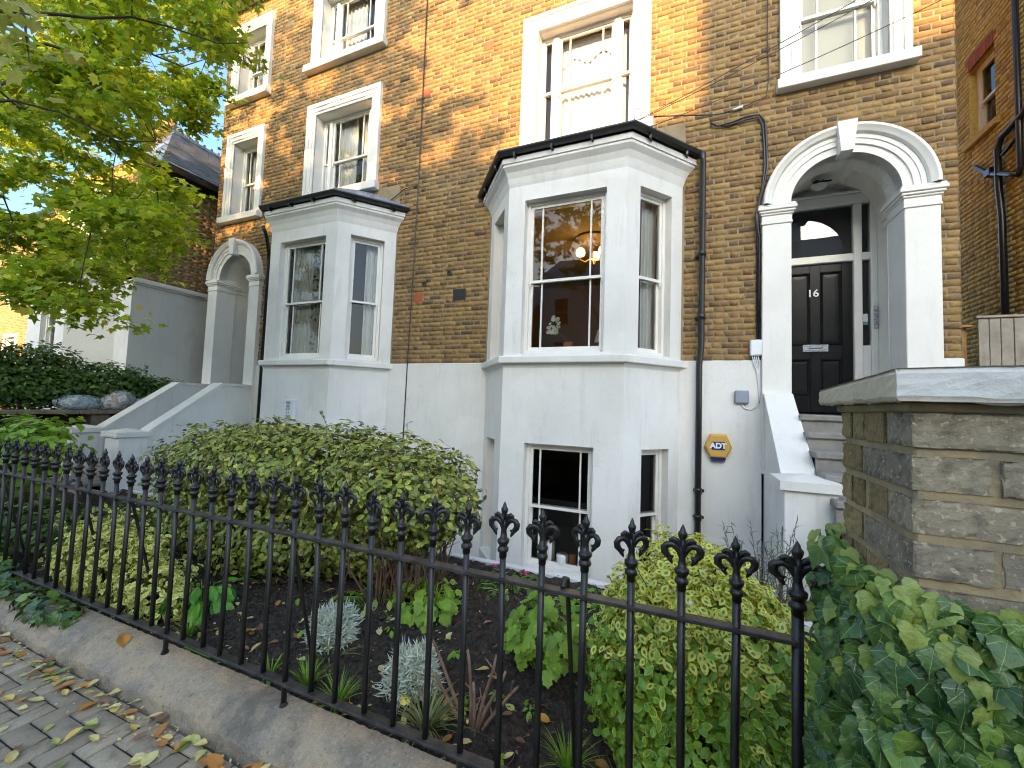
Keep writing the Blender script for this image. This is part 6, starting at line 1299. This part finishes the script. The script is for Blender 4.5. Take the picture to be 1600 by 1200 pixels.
# ---------------------------------------------------------------- street trees
def street_tree(name, label, base, limbs, sprays, leaf, n_leaf, rad, mats, seed, ztrunk):
    rs = np.random.RandomState(seed); t = thing(name, label, 'tree', base)
    b = MB(); bx, by, bz = base; top = (bx+.1, by+.1, ztrunk)
    b.tube([base, (bx+.03, by, bz+1.2), (bx-.02, by+.05, bz+2.5), top], [.24, .19, .165, .15], 12); b.build('trunk', 'bark', t, True)
    nodes_ = []
    lb = MB()
    for e in limbs:
        pts = [top]; 
        for k in range(1, 15):
            u = k/14; p = Vector(top).lerp(Vector(e), u); p.z += .5*math.sin(u*math.pi); p += Vector(rs.normal(size=3)*.06); pts.append(tuple(p))
        lb.tube(pts, [.034*(1-k/14)**1.1+.004 for k in range(15)], 6); nodes_ += pts[1:]
    lb.build('limbs', 'bark', t, True)
    nodes_ = np.array(nodes_); tw = MB(); P = []; N = []; T = []
    S_ = np.array(sprays); S_ = S_[np.argsort([np.linalg.norm(nodes_-q, axis=1).min() for q in S_])]
    for s in S_:
        dd = np.linalg.norm(nodes_-s, axis=1); a = nodes_[np.argmin(dd)]; nodes_ = np.vstack([nodes_, s])
        m_ = (a+s)/2+rs.normal(size=3)*.05; tw.tube([tuple(a), tuple(m_), tuple(s)], [.006, .0045, .003], 4)
        for q in range(3):   # side shoots that carry the leaves in flat layers
            d = unit(rs.normal(size=3)*np.array([1, 1, .35])); e = s+d*rad*rs.uniform(.5, 1.1)-np.array([0, 0, .08]); tw.tube([tuple(s), tuple(e)], [.005, .002], 3)
            for _ in range(n_leaf//3):
                u = rs.rand()**.7; p = s+(e-s)*u*1.05+rs.normal(size=3)*np.array([.09, .09, .05]); P.append(p); N.append(np.array([0, -.25, 1])+rs.normal(size=3)*.55); T.append(d+np.array([0, 0, -.5])+rs.normal(size=3)*.5)
    tw.build('twigs', 'bark', t)
    P, N, T = map(np.array, (P, N, T)); leaves(t, TREE, P, N, T, rs.uniform(*leaf, len(P)), mats, 0, stuff='crown')
    return t
limbs = [(-4.2, 2.6, 5.2), (-6.0, 3.6, 6.2), (-7.6, 4.0, 6.0), (-8.6, 3.8, 4.5), (-7.6, 2.6, 3.6), (-5.2, 2.4, 4.2), (-6.8, 2.8, 5.0), (-9.4, 4.4, 6.4), (-3.6, 2.0, 6.6), (-5.6, 0.6, 7.5)]
t1 = street_tree('street_tree', 'leafy green street tree overhanging the top left of the garden', (-7.2, -.4, 0), limbs, SPRAYS, (.062, .10), 195, .37, 'tree_leaf', 5, 3.2)
near = [(-3.788, 0.95, 3.883), (-3.466, 0.95, 3.728), (-3.286, 0.95, 3.59), (-3.382, 0.95, 3.51), (-3.231, 0.95, 3.498), (-3.568, 0.95, 3.648), (-3.48, 0.95, 3.429), (-3.623, 0.95, 3.53), (-3.346, 0.95, 3.704), (-3.631, 0.95, 3.747), (-3.425, 0.95, 3.356), (-3.181, 0.95, 3.428)]
Pn = np.array(near*3)+np.random.RandomState(3).normal(size=(36, 3))*.07
leaves(t1, MAPLE, Pn, np.array([0.2, -.5, 1])+np.random.RandomState(4).normal(size=(36, 3))*.5, np.random.RandomState(5).normal(size=(36, 3))+np.array([0, 0, -.9]), np.random.RandomState(6).uniform(.08, .125, 36), 'tree_leaf_pale', 36)
MB().tube([(-5.2, .3, 5.6), (-4.2, .8, 4.6), (-3.5, .95, 3.75), (-3.35, .95, 3.4)], [.03, .018, .008, .003], 6).build('branch', 'bark', t1)
rs = np.random.RandomState(9)
# crown of the unseen tree over the road; its shadow falls on the wall
def crown(n, c, r, rs, zmin):
    out = []
    while len(out) < n:
        d = rs.normal(size=3); d = unit(d)*rs.rand()**.4; p = np.array(c)+d*np.array(r)
        if p[2] > zmin(p): out.append(tuple(p))
    return out
sp2 = crown(SHN, SHC, SHR, rs, lambda p: 5.5)
street_tree('street_tree', 'street tree across the road that dapples the brick and shows in the bay panes', (-3.6, -9.3, 0), [tuple(np.array(SHC)+np.array(SHR)*np.array(d)*.6) for d in ((1, 0, 0), (-1, 0, 0), (0, 1, .3), (0, -1, .2), (.5, .5, .8), (-.5, .3, .7), (0, 0, 1), (.6, -.4, -.3), (-.8, 0, -.5), (.3, 0, -.8))], sp2, (.11, .17), 78, .6, 'tree_leaf', 8, 5.0)
# crumbs and bits of dead leaf on the soil
n = 900; xy = np.stack([NP.uniform(-4.2, .4, n), 1.58+1.7*NP.rand(n)**1.5], -1); P = np.array([(x, y, soil_z(x, y)+.014) for x, y in xy])
for mt_, k0, k1 in (('fallen_leaf_brown', 0, 500), ('fallen_leaf_yellow', 500, 900)):
    link('leaf_litter', leafmesh(OVAL, P[k0:k1], np.array([0, 0, 1])+NP.normal(size=(k1-k0, 3))*.35, NP.normal(size=(k1-k0, 3)), NP.uniform(.008, .024, k1-k0), 'leaf_litter', mt_), kind='stuff')
n = 260; P = np.array([(x, 1.31-abs(NP.normal())*.10, .004) for x in NP.uniform(-4.6, -1.3, n)])
link('leaf_crumbs', leafmesh(OVAL, P, np.array([0, 0, 1])+NP.normal(size=(n, 3))*.25, NP.normal(size=(n, 3)), NP.uniform(.008, .022, n), 'leaf_crumbs', 'fallen_leaf_yellow'), kind='stuff')

# seedlings, weeds and twigs among the crumbs of soil
P, N, T = [], [], []
for k in range(45):
    x, y = NP.uniform(-4.0, .2), 1.6+1.7*NP.rand()**1.3; z = soil_z(x, y)+.02
    for q in range(NP.randint(3, 8)):
        a = NP.uniform(0, 6.28); P.append((x+.012*math.cos(a), y+.012*math.sin(a), z+NP.uniform(0, .02))); N.append((.4*math.cos(a), .4*math.sin(a)-.2, 1)); T.append((math.cos(a), math.sin(a), .35))
link('weed_seedlings', leafmesh(OVAL, np.array(P), np.array(N), np.array(T), NP.uniform(.02, .05, len(P)), 'weed_seedlings', 'lime_leaf'), kind='stuff')
b = MB()
for k in range(150):
    x, y = NP.uniform(-4.0, .3), 1.6+1.7*NP.rand()**1.3; z = soil_z(x, y)+.022; a = NP.uniform(0, 6.28); l = NP.uniform(.02, .09)
    b.tube([(x, y, z), (x+l*.5*math.cos(a), y+l*.5*math.sin(a), z+.008), (x+l*math.cos(a+.3), y+l*math.sin(a+.3), z)], .0022, 4)
b.build('twig_litter', 'twig', kind='stuff')
